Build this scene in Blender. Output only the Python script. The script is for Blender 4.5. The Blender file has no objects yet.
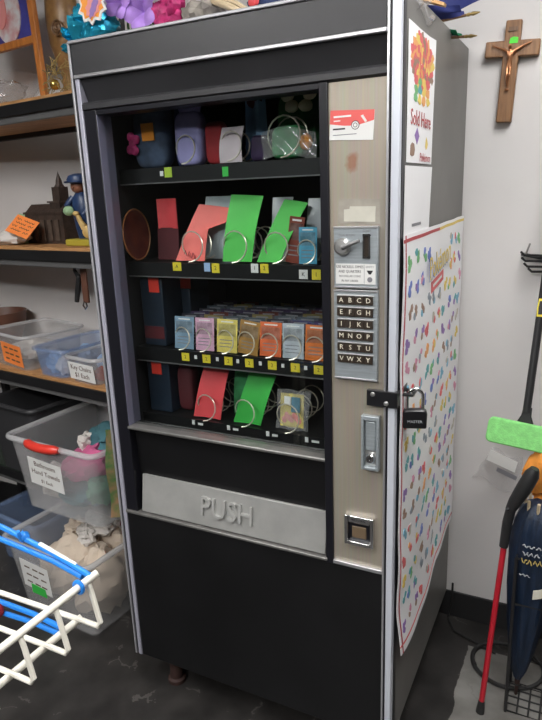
import bpy, bmesh, math, random
from mathutils import Vector, Matrix, noise
random.seed(7)
C = bpy.context.scene.collection
PI = math.pi
V = Vector

# ------------------------------------------------------------------ materials
MATS = {}
def mat(name, col, rough=.5, metal=0., var=0., scale=8., bump=0., bscale=60., spec=.5, col2=None, stretch=None, trans=0.):
    m = bpy.data.materials.new(name); m.use_nodes = True
    nt = m.node_tree; b = nt.nodes['Principled BSDF']
    b.inputs['Base Color'].default_value = (*col, 1)
    b.inputs['Roughness'].default_value = rough
    b.inputs['Metallic'].default_value = metal
    b.inputs['Specular IOR Level'].default_value = spec
    tc = nt.nodes.new('ShaderNodeTexCoord')
    mp = nt.nodes.new('ShaderNodeMapping')
    nt.links.new(tc.outputs['Object'], mp.inputs['Vector'])
    if stretch: mp.inputs['Scale'].default_value = stretch
    if var or col2:
        n = nt.nodes.new('ShaderNodeTexNoise'); n.inputs['Scale'].default_value = scale; n.inputs['Detail'].default_value = 5
        nt.links.new(mp.outputs['Vector'], n.inputs['Vector'])
        r = nt.nodes.new('ShaderNodeValToRGB')
        c2 = col2 if col2 else tuple(max(0, c*(1-var)) for c in col)
        c1 = col if col2 else tuple(min(1, c*(1+var*.6)) for c in col)
        r.color_ramp.elements[0].position = .35; r.color_ramp.elements[1].position = .65
        r.color_ramp.elements[0].color = (*c2, 1); r.color_ramp.elements[1].color = (*c1, 1)
        nt.links.new(n.outputs['Fac'], r.inputs['Fac'])
        nt.links.new(r.outputs['Color'], b.inputs['Base Color'])
    if bump:
        n2 = nt.nodes.new('ShaderNodeTexNoise'); n2.inputs['Scale'].default_value = bscale; n2.inputs['Detail'].default_value = 4
        nt.links.new(mp.outputs['Vector'], n2.inputs['Vector'])
        bp = nt.nodes.new('ShaderNodeBump'); bp.inputs['Strength'].default_value = bump; bp.inputs['Distance'].default_value = .004
        nt.links.new(n2.outputs['Fac'], bp.inputs['Height']); nt.links.new(bp.outputs['Normal'], b.inputs['Normal'])
    MATS[name] = m
    return m

def clear_mat(name, col, fac, rough=.05, trans_col=(1, 1, 1), fres=True):
    """thin clear or milky sheet: transparent body mixed with a diffuse tint, mirror reflection by Fresnel"""
    m = bpy.data.materials.new(name); m.use_nodes = True
    nt = m.node_tree; nt.nodes.clear()
    out = nt.nodes.new('ShaderNodeOutputMaterial')
    tr = nt.nodes.new('ShaderNodeBsdfTransparent'); tr.inputs['Color'].default_value = (*trans_col, 1)
    df = nt.nodes.new('ShaderNodeBsdfDiffuse'); df.inputs['Color'].default_value = (*col, 1)
    tl = nt.nodes.new('ShaderNodeBsdfTranslucent'); tl.inputs['Color'].default_value = (*col, 1)
    a0 = nt.nodes.new('ShaderNodeMixShader'); a0.inputs[0].default_value = .4
    nt.links.new(df.outputs[0], a0.inputs[1]); nt.links.new(tl.outputs[0], a0.inputs[2])
    a = nt.nodes.new('ShaderNodeMixShader'); a.inputs[0].default_value = fac
    nt.links.new(tr.outputs[0], a.inputs[1]); nt.links.new(a0.outputs[0], a.inputs[2])
    gl = nt.nodes.new('ShaderNodeBsdfGlossy'); gl.inputs['Roughness'].default_value = rough
    lw = nt.nodes.new('ShaderNodeLayerWeight'); lw.inputs['Blend'].default_value = .5     # Schlick reflectance of a thin pane
    pw = nt.nodes.new('ShaderNodeMath'); pw.operation = 'POWER'; pw.inputs[1].default_value = 5
    nt.links.new(lw.outputs['Facing'], pw.inputs[0])
    fr = nt.nodes.new('ShaderNodeMath'); fr.operation = 'MULTIPLY_ADD'; fr.inputs[1].default_value = .9; fr.inputs[2].default_value = .04
    nt.links.new(pw.outputs[0], fr.inputs[0])
    b = nt.nodes.new('ShaderNodeMixShader')
    nt.links.new(fr.outputs[0], b.inputs[0]); nt.links.new(a.outputs[0], b.inputs[1]); nt.links.new(gl.outputs[0], b.inputs[2])
    nt.links.new(b.outputs[0], out.inputs[0])
    MATS[name] = m
    return m

def wood(name, c1, c2, scale=(4, 4, 40), rough=.5):
    m = mat(name, c1, rough, col2=c2, scale=3., stretch=scale, bump=.1)
    return m

M = MATS
mat('black_panel', (.007, .007, .0078), .45, spec=.35, var=.2, scale=6, bump=.05, bscale=300)
mat('header_black_lit', (.030, .030, .033), .42, var=.12, scale=6, bump=.05, bscale=300)  # panel black made lighter, painting in the stronger light on the header
mat('black_gloss', (.012, .012, .014), .28)
mat('black_frame', (.009, .009, .013), .35, spec=.4)
mat('black_plastic', (.018, .018, .019), .45)
mat('interior_black', (.011, .012, .013), .6)
mat('tray_black', (.007, .0075, .008), .4)
mat('lavender_metal', (.20, .20, .28), .35, .3)
mat('cabinet_grey', (.17, .165, .155), .45, .2, var=.2, scale=3)
mat('silver', (.62, .62, .64), .33, .8)
mat('dull_silver', (.42, .42, .41), .4, .75, var=.15, scale=30)
mat('white_trim', (.66, .69, .76), .4, .25)
mat('lavender_trim', (.45, .45, .53), .4, .25)
mat('grey_trim', (.40, .40, .42), .42, .4)
mat('brushed_plate', (.46, .51, .54), .38, .55, var=.10, scale=20, stretch=(1, 1, 12))
mat('push_metal', (.40, .40, .385), .45, .35, var=.10, scale=14, bump=.1, bscale=200)
mat('push_letters', (.47, .47, .455), .45, .35)
mat('chrome', (.75, .75, .76), .15, 1.)
mat('wire_metal', (.80, .74, .62), .3, .55)
mat('white_paper', (.90, .90, .91), .6, var=.03, scale=4)
mat('label_white', (.78, .78, .76), .55)
mat('cream_label', (.66, .64, .55), .6)
mat('black_ink', (.02, .02, .022), .6)
mat('grey_ink', (.22, .22, .24), .6)
mat('cream_ink', (.80, .76, .62), .5)
mat('brown_ink', (.10, .055, .035), .6)
mat('red_ink', (.45, .06, .07), .6)
mat('red_card', (.78, .12, .11), .4)
mat('key_brown', (.035, .025, .018), .4)
mat('key_gap', (.30, .32, .33), .4, .5)
mat('return_brown', (.16, .11, .065), .5)
mat('sill_metal', (.24, .235, .225), .42, .6, var=.1, scale=30)
mat('tape', (.60, .58, .50), .5, var=.08, scale=30)
mat('tape_stain', (.37, .34, .29), .55, var=.15, scale=30)
mat('yellow_tag', (.75, .62, .04), .5)
mat('lime_tag', (.45, .65, .06), .5)
mat('green_tag', (.05, .55, .08), .5)
mat('red_tag', (.75, .05, .03), .5)
mat('orange_tag', (.90, .32, .03), .5)
mat('blue_tag', (.35, .50, .75), .5)
mat('green_dot', (.10, .75, .05), .5)
mat('neon_orange', (.95, .27, .06), .6)
mat('coral_paper', (.95, .20, .17), .6, var=.08, scale=15)
mat('red_paper', (.72, .07, .08), .6, var=.1, scale=15)
mat('green_paper', (.10, .62, .10), .6, var=.12, scale=12)
mat('green_paper_deep', (.04, .45, .06), .6, var=.15, scale=12)
mat('pale_sleeve', (.50, .58, .60), .35)
mat('clear_sleeve', (.45, .47, .50), .25)
mat('denim', (.06, .09, .15), .85, var=.4, scale=25, bump=.3, bscale=400)
mat('navy_cloth', (.015, .03, .10), .8, var=.3, scale=10, bump=.2)
mat('navy_box', (.010, .020, .036), .45, var=.2, scale=6)
mat('dark_blue', (.015, .03, .12), .6)
mat('lavender_cloth', (.35, .33, .62), .75, var=.18, scale=15, bump=.2)
mat('crimson_cloth', (.35, .02, .025), .75, var=.3, scale=14, bump=.2)
mat('maroon', (.085, .008, .013), .7, var=.35, scale=8)
mat('pink_white', (.72, .62, .66), .55, var=.12, scale=18)
mat('sky_cloth', (.22, .38, .58), .7, var=.3, scale=14)
mat('purple_dark', (.04, .02, .07), .7, var=.4, scale=20)
mat('plush_green', (.03, .16, .045), .85, var=.4, scale=20, bump=.4, bscale=120)
mat('bag_green', (.06, .33, .12), .35, var=.35, scale=30)
mat('cream_petal', (.72, .64, .46), .7, var=.12, scale=25)
mat('plate_brown', (.24, .06, .03), .3, col2=(.10, .02, .02), scale=12)
mat('plate_rim', (.34, .14, .05), .35)
mat('floor_dummy', (.03, .03, .03), .5)
mat('shelf_black', (.010, .010, .011), .4, var=.2)
mat('shelf_grey', (.15, .15, .15), .4, .3)
mat('dark_board', (.020, .030, .022), .6, var=.2)
wood('shelf_wood', (.52, .27, .11), (.38, .19, .07), (3, 20, 20), .6)
wood('orange_wood', (.60, .22, .05), (.42, .14, .03), (30, 30, 4), .4)
wood('brown_wood', (.23, .13, .065), (.15, .08, .04), (40, 40, 4), .4)
wood('cross_wood', (.30, .155, .07), (.20, .10, .045), (60, 60, 5), .4)
wood('gourd_wood', (.34, .19, .07), (.20, .10, .035), (10, 10, 10), .35)
mat('bronze', (.48, .22, .11), .3, .8)
mat('gold', (.70, .48, .12), .25, .9)
mat('twig_gold', (.34, .24, .09), .5, .2, var=.3, scale=30)
mat('bag_blue', (.01, .04, .35), .6)
mat('picture_white', (.70, .68, .68), .5, col2=(.55, .10, .10), scale=18)
mat('picture_blue', (.06, .06, .30), .5, var=.3, scale=12)
mat('pink_print', (.80, .30, .28), .5)
mat('foil_blue', (.03, .42, .62), .18, .6, var=.3, scale=22, bump=.5, bscale=70)
mat('plush_white', (.82, .80, .76), .8, var=.06, scale=12, bump=.3, bscale=200)
mat('skin_tan', (.42, .22, .12), .6)
mat('orchid', (.45, .25, .72), .6, var=.2, scale=25)
mat('magenta', (.52, .03, .17), .6, var=.35, scale=40)
mat('leaf', (.06, .15, .03), .5, var=.3, scale=20)
mat('grey_fluff', (.35, .32, .28), .8, col2=(.18, .16, .15), scale=30, bump=.4)
mat('wicker', (.55, .26, .08), .6, col2=(.30, .13, .04), scale=14, stretch=(1, 1, 8), bump=.4)
mat('pale_wood', (.62, .50, .33), .5, var=.15, scale=10)
mat('blue_plastic', (.02, .22, .72), .35)
mat('blue_toy', (.03, .12, .42), .4)
mat('castle_brown', (.048, .030, .022), .6, var=.35, scale=40, bump=.4, bscale=150)
mat('castle_light', (.085, .06, .045), .6, var=.3, scale=50, bump=.3, bscale=150)
mat('coat_blue', (.02, .045, .12), .4, var=.3, scale=25)
mat('face_brown', (.28, .11, .06), .5)
mat('goose_yellow', (.68, .46, .17), .45, var=.12, scale=30)
mat('base_olive', (.42, .34, .04), .45)
mat('mint', (.30, .46, .26), .6)
mat('white_cloth', (.66, .62, .58), .85, var=.12, scale=12, bump=.3, bscale=150)
mat('cream_cloth', (.62, .52, .42), .9, var=.15, scale=8, bump=.4, bscale=160)
mat('blue_cloth', (.30, .42, .62), .8, var=.25, scale=12, bump=.2)
mat('pink_towel', (.58, .12, .27), .9, var=.15, scale=10, bump=.3, bscale=200)
mat('teal_towel', (.06, .17, .20), .9, var=.3, scale=10, bump=.3, bscale=200)
mat('green_towel', (.10, .32, .20), .9, var=.3, scale=10, bump=.3, bscale=200)
mat('leaf_print', (.04, .15, .035), .85, col2=(.32, .17, .09), scale=26)
mat('dark_red_cloth', (.14, .015, .02), .9, var=.2)
mat('crate_dark', (.035, .035, .038), .45)
mat('leather', (.13, .055, .035), .5)
mat('wire_white', (.80, .77, .68), .35, var=.04, scale=20)
mat('red_pole', (.50, .015, .03), .3)
mat('red_plastic', (.70, .045, .03), .35)
mat('sponge_green', (.26, .72, .22), .8, var=.12, scale=70, bump=.4, bscale=250)
mat('sponge_edge', (.36, .80, .30), .8)
mat('umbrella_navy', (.006, .018, .045), .5, var=.35, scale=7, stretch=(14, 14, 1.5), bump=.4, bscale=30)
mat('print_gold', (.50, .38, .12), .5)
mat('print_grey', (.38, .40, .42), .5)
mat('orange_cloth', (.72, .27, .04), .8, var=.3, scale=25, bump=.3)
mat('beige_tip', (.62, .50, .33), .5)
mat('rubber', (.02, .02, .02), .5)
mat('rust', (.04, .018, .014), .7, var=.3, scale=30)
mat('brass_tip', (.45, .33, .13), .3, .8)
mat('flag_navy', (.02, .03, .16), .7, var=.15, scale=10)
mat('flag_green', (.01, .22, .10), .7)
mat('ruler_tan', (.72, .42, .18), .5, var=.1)
mat('ceiling_white', (.75, .75, .73), .9)
mat('fixture_white', (.85, .85, .85), .5)
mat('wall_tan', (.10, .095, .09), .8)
clear_mat('window_glass', (.5, .5, .5), .0, .0, (.93, .95, .95))
clear_mat('clear_plastic', (.92, .93, .94), .16, .15)
clear_mat('milky_plastic', (.95, .95, .96), .21, .25)
clear_mat('milky_rim', (.92, .92, .93), .45, .25)
clear_mat('blue_clear', (.45, .62, .95), .22, .2)
clear_mat('bowl_glass', (.95, .92, .92), .06, .05)
clear_mat('cellophane', (.95, .93, .93), .15, .12)
PAL = [(.75, .05, .06), (.85, .35, .05), (.85, .62, .06), (.10, .45, .12), (.02, .35, .38), (.06, .14, .55), (.25, .10, .45), (.70, .25, .40), (.28, .14, .07), (.25, .30, .36), (.12, .45, .65), (.55, .50, .42)]
for i, c in enumerate(PAL): mat('print_%d' % i, tuple(x*.8+.09 for x in c), .6)
CARD = {'steel': (.22, .34, .45), 'rose': (.72, .42, .56), 'lemon': (.78, .64, .16), 'amber': (.40, .22, .06), 'flame': (.78, .17, .06), 'frost': (.50, .55, .60), 'tangerine': (.80, .22, .05), 'aqua': (.10, .38, .55), 'rust': (.25, .06, .04), 'q_violet': (0.05, 0.03, 0.08), 'q_dark': (.03, .03, .04), 'q_straw': (.20, .16, .06), 'q_slate': (.07, .09, .11), 'q_rust': (.12, .03, .02)}  # q_ kinds have the shade on the queued cards in their colour
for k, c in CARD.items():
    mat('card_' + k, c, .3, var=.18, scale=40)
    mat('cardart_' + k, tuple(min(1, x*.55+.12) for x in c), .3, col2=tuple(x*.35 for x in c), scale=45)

# emissive diffuser of the ceiling lamps
def emit(name, col, s):
    m = bpy.data.materials.new(name); m.use_nodes = True
    nt = m.node_tree; nt.nodes.clear()
    o = nt.nodes.new('ShaderNodeOutputMaterial'); e = nt.nodes.new('ShaderNodeEmission')
    e.inputs['Color'].default_value = (*col, 1); e.inputs['Strength'].default_value = s
    nt.links.new(e.outputs[0], o.inputs[0]); MATS[name] = m

# champagne control panel with its worn brown spot
def panel_mat():
    m = mat('champagne_panel', (.43, .385, .315), .42, .35)
    nt = m.node_tree; b = nt.nodes['Principled BSDF']; tc = nt.nodes['Texture Coordinate']
    sx = nt.nodes.new('ShaderNodeVectorMath'); sx.operation = 'SUBTRACT'
    sx.inputs[1].default_value = (.704, .0, 1.523)
    geo = nt.nodes.new('ShaderNodeNewGeometry')
    nt.links.new(geo.outputs['Position'], sx.inputs[0])
    sc = nt.nodes.new('ShaderNodeVectorMath'); sc.operation = 'MULTIPLY'; sc.inputs[1].default_value = (62, 0, 44)
    nt.links.new(sx.outputs[0], sc.inputs[0])
    ns = nt.nodes.new('ShaderNodeTexNoise'); ns.inputs['Scale'].default_value = 60
    nt.links.new(geo.outputs['Position'], ns.inputs['Vector'])
    ad = nt.nodes.new('ShaderNodeVectorMath'); ad.operation = 'MULTIPLY_ADD'
    ad.inputs[1].default_value = (1.4, 1.4, 1.4); 
    nt.links.new(ns.outputs['Color'], ad.inputs[0]); nt.links.new(sc.outputs[0], ad.inputs[2])
    sb = nt.nodes.new('ShaderNodeVectorMath'); sb.operation = 'SUBTRACT'; sb.inputs[1].default_value = (.7, .7, .7)
    nt.links.new(ad.outputs[0], sb.inputs[0])
    ln = nt.nodes.new('ShaderNodeVectorMath'); ln.operation = 'LENGTH'; nt.links.new(sb.outputs[0], ln.inputs[0])
    r = nt.nodes.new('ShaderNodeValToRGB')
    r.color_ramp.elements[0].position = .35; r.color_ramp.elements[0].color = (.36, .20, .13, 1)
    r.color_ramp.elements[1].position = 1.0; r.color_ramp.elements[1].color = (.43, .385, .315, 1)
    nt.links.new(ln.outputs['Value'], r.inputs['Fac'])
    br = nt.nodes.new('ShaderNodeTexNoise'); br.inputs['Scale'].default_value = 4
    mp = nt.nodes.new('ShaderNodeMapping'); mp.inputs['Scale'].default_value = (60, 60, 1)
    nt.links.new(tc.outputs['Object'], mp.inputs['Vector']); nt.links.new(mp.outputs[0], br.inputs['Vector'])
    mx = nt.nodes.new('ShaderNodeMixRGB'); mx.blend_type = 'MULTIPLY'; mx.inputs[0].default_value = .25
    nt.links.new(r.outputs['Color'], mx.inputs[1]); nt.links.new(br.outputs['Color'], mx.inputs[2])
    nt.links.new(mx.outputs[0], b.inputs['Base Color'])
panel_mat()

def floor_mat():
    m = mat('floor_tiles', (.03, .03, .03), .38)
    nt = m.node_tree; b = nt.nodes['Principled BSDF']
    geo = nt.nodes.new('ShaderNodeNewGeometry')
    sep = nt.nodes.new('ShaderNodeSeparateXYZ'); nt.links.new(geo.outputs['Position'], sep.inputs[0])
    def math_(op, a, bval, c=None):
        n = nt.nodes.new('ShaderNodeMath'); n.operation = op
        if isinstance(a, (int, float)): n.inputs[0].default_value = a
        else: nt.links.new(a, n.inputs[0])
        if isinstance(bval, (int, float)): n.inputs[1].default_value = bval
        else: nt.links.new(bval, n.inputs[1])
        return n.outputs[0]
    ns = nt.nodes.new('ShaderNodeTexNoise'); ns.inputs['Scale'].default_value = 9; ns.inputs['Detail'].default_value = 8
    nt.links.new(geo.outputs['Position'], ns.inputs['Vector'])
    # pale tiles lie right of the machine, darker tone elsewhere
    edge = math_('ADD', sep.outputs['X'], math_('MULTIPLY', math_('SUBTRACT', ns.outputs['Fac'], .5), .05))
    band = math_('MULTIPLY', math_('GREATER_THAN', edge, .905), math_('LESS_THAN', sep.outputs['X'], 1.21))
    band = math_('MULTIPLY', band, math_('LESS_THAN', sep.outputs['Y'], .565))
    rd = nt.nodes.new('ShaderNodeValToRGB')
    rd.color_ramp.elements[0].color = (.016, .015, .0145, 1); rd.color_ramp.elements[1].color = (.040, .037, .035, 1)
    rd.color_ramp.elements[0].position = .35; rd.color_ramp.elements[1].position = .7
    nt.links.new(ns.outputs['Fac'], rd.inputs['Fac'])
    rl = nt.nodes.new('ShaderNodeValToRGB')
    rl.color_ramp.elements[0].color = (.11, .105, .095, 1); rl.color_ramp.elements[1].color = (.24, .235, .22, 1)
    rl.color_ramp.elements[0].position = .3; rl.color_ramp.elements[1].position = .7
    nt.links.new(ns.outputs['Fac'], rl.inputs['Fac'])
    mx = nt.nodes.new('ShaderNodeMixRGB'); nt.links.new(band, mx.inputs[0])
    nt.links.new(rd.outputs['Color'], mx.inputs[1]); nt.links.new(rl.outputs['Color'], mx.inputs[2])
    # pale specks and scratches
    vo = nt.nodes.new('ShaderNodeTexNoise'); vo.inputs['Scale'].default_value = 130; vo.inputs['Detail'].default_value = 2
    nt.links.new(geo.outputs['Position'], vo.inputs['Vector'])
    sp = math_('GREATER_THAN', vo.outputs['Fac'], .765)
    wv = nt.nodes.new('ShaderNodeTexVoronoi'); wv.feature = 'DISTANCE_TO_EDGE'; wv.inputs['Scale'].default_value = 4.5
    dst = nt.nodes.new('ShaderNodeVectorMath'); dst.operation = 'MULTIPLY_ADD'; dst.inputs[1].default_value = (.25, .25, 0)
    nt.links.new(ns.outputs['Color'], dst.inputs[0]); nt.links.new(geo.outputs['Position'], dst.inputs[2]); nt.links.new(dst.outputs[0], wv.inputs['Vector'])
    cr = math_('MULTIPLY', math_('LESS_THAN', wv.outputs['Distance'], .012), math_('GREATER_THAN', ns.outputs['Fac'], .55))
    tot = math_('MULTIPLY', math_('MAXIMUM', sp, cr), .35)
    m2 = nt.nodes.new('ShaderNodeMixRGB'); nt.links.new(tot, m2.inputs[0])
    nt.links.new(mx.outputs[0], m2.inputs[1]); m2.inputs[2].default_value = (.16, .15, .14, 1)
    nt.links.new(m2.outputs[0], b.inputs['Base Color'])
floor_mat()

def wall_mat():
    m = mat('wall_paint', (.68, .66, .65), .75, var=.05, scale=2.2, bump=.06, bscale=90)
wall_mat()

# ------------------------------------------------------------------ mesh builder
FONT_CACHE = {}
def text_mesh(s):
    if s in FONT_CACHE: return FONT_CACHE[s]
    cu = bpy.data.curves.new('lettering_curve', 'FONT'); cu.body = s; cu.size = 1; cu.align_x = 'CENTER'; cu.align_y = 'CENTER'
    cu.resolution_u = 2; cu.extrude = .02
    ob = bpy.data.objects.new('lettering_source', cu); C.objects.link(ob)
    dg = bpy.context.evaluated_depsgraph_get(); dg.update()
    me = bpy.data.meshes.new_from_object(ob.evaluated_get(dg))
    vs = [v.co.copy() for v in me.vertices]; fs = [tuple(p.vertices) for p in me.polygons]
    C.objects.unlink(ob); bpy.data.objects.remove(ob); bpy.data.curves.remove(cu); bpy.data.meshes.remove(me)
    FONT_CACHE[s] = (vs, fs)
    return vs, fs

ORG = {}
class MB:
    def __init__(self): self.v = []; self.f = []; self.fm = []; self.ms = []
    def mi(self, m):
        if m not in self.ms: self.ms.append(m)
        return self.ms.index(m)
    def add(self, vs, fs, m):
        o = len(self.v); k = self.mi(m)
        self.v += [V(p) for p in vs]
        for f in fs: self.f.append(tuple(i+o for i in f)); self.fm.append(k)
        return self
    def box(self, c, s, m, R=None):
        c = V(c); h = V(s)/2
        vs = [V((x*h.x, y*h.y, z*h.z)) for x in (-1, 1) for y in (-1, 1) for z in (-1, 1)]
        if R is not None: vs = [R @ v for v in vs]
        return self.add([v+c for v in vs], [(0, 1, 3, 2), (4, 6, 7, 5), (0, 4, 5, 1), (2, 3, 7, 6), (0, 2, 6, 4), (1, 5, 7, 3)], m)
    def bb(self, a, b, m):
        a = V(a); b = V(b)
        return self.box((a+b)/2, b-a, m)
    def prism(self, pts, o, u, w, n, d, m):
        """outline pts (a,b) in frame o + a*u + b*w, extruded by d along n"""
        o = V(o); u = V(u); w = V(w); n = V(n); k = len(pts)
        lo = [o+u*a+w*b for a, b in pts]; hi = [p+n*d for p in lo]
        fs = [tuple(range(k))[::-1], tuple(range(k, 2*k))]+[(i, (i+1) % k, (i+1) % k+k, i+k) for i in range(k)]
        return self.add(lo+hi, fs, m)
    def tube(self, pts, r, m, seg=8, closed=False):
        pts = [V(p) for p in pts]; n = len(pts)
        rs = r if isinstance(r, (list, tuple)) else [r]*n
        vs = []; fs = []; prev = None
        for i, p in enumerate(pts):
            if closed: t = pts[(i+1) % n]-pts[i-1]
            else: t = pts[min(i+1, n-1)]-pts[max(i-1, 0)]
            t.normalize()
            if prev is None:
                a = V((0, 0, 1)) if abs(t.z) < .9 else V((1, 0, 0))
                prev = t.cross(a).normalized()
            else:
                prev = (prev-t*prev.dot(t)).normalized()
            b = t.cross(prev)
            for k in range(seg):
                an = 2*PI*k/seg
                vs.append(p+(prev*math.cos(an)+b*math.sin(an))*rs[i])
        for i in range(n if closed else n-1):
            j = (i+1) % n
            for k in range(seg):
                k2 = (k+1) % seg
                fs.append((i*seg+k, i*seg+k2, j*seg+k2, j*seg+k))
        if not closed: fs += [tuple(range(seg))[::-1], tuple(range((n-1)*seg, n*seg))]
        return self.add(vs, fs, m)
    def lathe(self, prof, c, m, seg=24, axis=(0, 0, 1), ref=(1, 0, 0), sc=(1, 1)):
        ax = V(axis).normalized(); u = V(ref); u = (u-ax*u.dot(ax)).normalized(); w = ax.cross(u); c = V(c)
        vs = []; fs = []; n = len(prof)
        for r, z in prof:
            for k in range(seg):
                a = 2*PI*k/seg
                vs.append(c+ax*z+u*(math.cos(a)*r*sc[0])+w*(math.sin(a)*r*sc[1]))
        for i in range(n-1):
            for k in range(seg):
                k2 = (k+1) % seg
                fs.append((i*seg+k, i*seg+k2, (i+1)*seg+k2, (i+1)*seg+k))
        if prof[0][0] > 1e-5: fs.append(tuple(range(seg))[::-1])
        if prof[-1][0] > 1e-5: fs.append(tuple(range((n-1)*seg, n*seg)))
        return self.add(vs, fs, m)
    def ball(self, c, r, m, seg=14, amp=0., freq=20., seed=0, R=None):
        c = V(c); r = V(r) if not isinstance(r, (int, float)) else V((r, r, r))
        vs = []; fs = []; rings = max(6, seg*2//3)
        off = V((seed*3.1, seed*1.7, seed*.9))
        for i in range(rings+1):
            th = PI*i/rings
            for k in range(seg):
                a = 2*PI*k/seg
                d = V((math.sin(th)*math.cos(a), math.sin(th)*math.sin(a), math.cos(th)))
                s = 1+(amp*noise.fractal(d*freq*.1+off, 1., 2., 3) if amp else 0)
                p = V((d.x*r.x, d.y*r.y, d.z*r.z))*s
                vs.append((R @ p if R is not None else p)+c)
        for i in range(rings):
            for k in range(seg):
                k2 = (k+1) % seg
                fs.append((i*seg+k, (i+1)*seg+k, (i+1)*seg+k2, i*seg+k2))
        return self.add(vs, fs, m)
    def sheet(self, fn, nu, nv, th, m):
        """closed thin shell over fn(u,v)"""
        g = [[V(fn(i/nu, j/nv)) for j in range(nv+1)] for i in range(nu+1)]
        nm = []
        for i in range(nu+1):
            row = []
            for j in range(nv+1):
                a = g[min(i+1, nu)][j]-g[max(i-1, 0)][j]; b = g[i][min(j+1, nv)]-g[i][max(j-1, 0)]
                row.append(a.cross(b).normalized())
            nm.append(row)
        W = nv+1; N = (nu+1)*W
        vs = [g[i][j]+nm[i][j]*th/2 for i in range(nu+1) for j in range(W)]+[g[i][j]-nm[i][j]*th/2 for i in range(nu+1) for j in range(W)]
        fs = []
        for i in range(nu):
            for j in range(nv):
                a, b, c, d = i*W+j, (i+1)*W+j, (i+1)*W+j+1, i*W+j+1
                fs += [(a, b, c, d), (a+N, d+N, c+N, b+N)]
        bd = [i*W for i in range(nu+1)]+[nu*W+j for j in range(1, W)]+[i*W+nv for i in range(nu-1, -1, -1)]+[j for j in range(nv-1, 0, -1)]
        for q in range(len(bd)):
            a, b = bd[q], bd[(q+1) % len(bd)]
            fs.append((a, a+N, b+N, b))
        return self.add(vs, fs, m)
    def text(self, s, c, size, m, u=(1, 0, 0), w=(0, 0, 1), n=(0, -1, 0), sx=1., raise_=.02):
        vs, fs = text_mesh(s); c = V(c); u = V(u); w = V(w); n = V(n)
        return self.add([c+u*(p.x*size*sx)+w*(p.y*size)+n*(p.z*size*raise_/.02) for p in vs], fs, m)
    def build(self, name, parent=None, smooth=True, bevel=0., sub=0, solid=0.):
        me = bpy.data.meshes.new(name)
        if parent is None:
            lo = [min(p[i] for p in self.v) for i in range(3)]; hi = [max(p[i] for p in self.v) for i in range(3)]
            o = V(((lo[0]+hi[0])/2, (lo[1]+hi[1])/2, lo[2]))
        else: o = ORG[parent]
        me.from_pydata([p-o for p in self.v], [], self.f)
        for m in self.ms: me.materials.append(MATS[m])
        me.polygons.foreach_set('material_index', self.fm)
        bm = bmesh.new(); bm.from_mesh(me); bmesh.ops.recalc_face_normals(bm, faces=bm.faces); bm.to_mesh(me); bm.free()
        if smooth:
            me.polygons.foreach_set('use_smooth', [True]*len(me.polygons)); me.set_sharp_from_angle(angle=math.radians(38))
        me.update()
        ob = bpy.data.objects.new(name, me); C.objects.link(ob)
        if parent is None: ob.location = o
        else: ob.parent = parent
        ORG[ob] = o
        if bevel:
            b = ob.modifiers.new('bevel', 'BEVEL'); b.width = bevel; b.segments = 2; b.limit_method = 'ANGLE'
        if sub:
            b = ob.modifiers.new('subdivision', 'SUBSURF'); b.levels = sub; b.render_levels = sub
        return ob

def tag(o, label, cat, group=None, kind=None):
    o['label'] = label; o['category'] = cat
    if group: o['group'] = group
    if kind: o['kind'] = kind
    return o
def thing(name, label, cat, loc, group=None):
    o = bpy.data.objects.new(name, None); C.objects.link(o); o.location = loc; o.empty_display_size = .05
    ORG[o] = V(loc)
    return tag(o, label, cat, group)
def struct(mb, name, **k):
    o = mb.build(name, **k); o['kind'] = 'structure'; return o
def dup(root, loc, label=None, group=None, rotz=None):
    r = root.copy(); C.objects.link(r); r.location = loc
    if label: r['label'] = label
    if group: r['group'] = group
    if rotz is not None: r.rotation_euler.z = rotz
    for ch in list(root.children):
        c = ch.copy(); C.objects.link(c); c.parent = r
        for g in list(ch.children):
            d = g.copy(); C.objects.link(d); d.parent = c
    return r
def Rz(a): return Matrix.Rotation(a, 3, 'Z')
def Ry(a): return Matrix.Rotation(a, 3, 'Y')
def Rx(a): return Matrix.Rotation(a, 3, 'X')
def ring(c, r, n=28, axis='y'):
    c = V(c); out = []
    for k in range(n):
        a = 2*PI*k/n
        out.append(c+(V((math.cos(a)*r, 0, math.sin(a)*r)) if axis == 'y' else V((math.cos(a)*r, math.sin(a)*r, 0))))
    return out

# ------------------------------------------------------------------ the room
WY = .70
struct(MB().bb((-2.6, -5.6, -.06), (3.2, WY+.12, 0), 'floor_tiles'), 'floor', smooth=False)
struct(MB().bb((-2.6, WY, 0), (3.2, WY+.12, 2.62), 'wall_paint'), 'wall_back', smooth=False)
struct(MB().bb((-2.72, -5.6, 0), (-2.6, WY+.12, 2.62), 'wall_tan'), 'wall_left', smooth=False)
struct(MB().bb((3.2, -5.6, 0), (3.32, WY+.12, 2.62), 'wall_tan'), 'wall_right', smooth=False)
struct(MB().bb((-2.72, -5.72, 0), (3.32, -5.6, 2.62), 'wall_tan'), 'wall_front', smooth=False)
struct(MB().bb((-2.72, -5.72, 2.62), (3.32, WY+.12, 2.7), 'ceiling_white'), 'ceiling', smooth=False)
struct(MB().bb((-2.6, WY-.008, 0), (3.2, WY, .098), 'black_plastic'), 'baseboard_back', smooth=False, bevel=.002)

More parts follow.
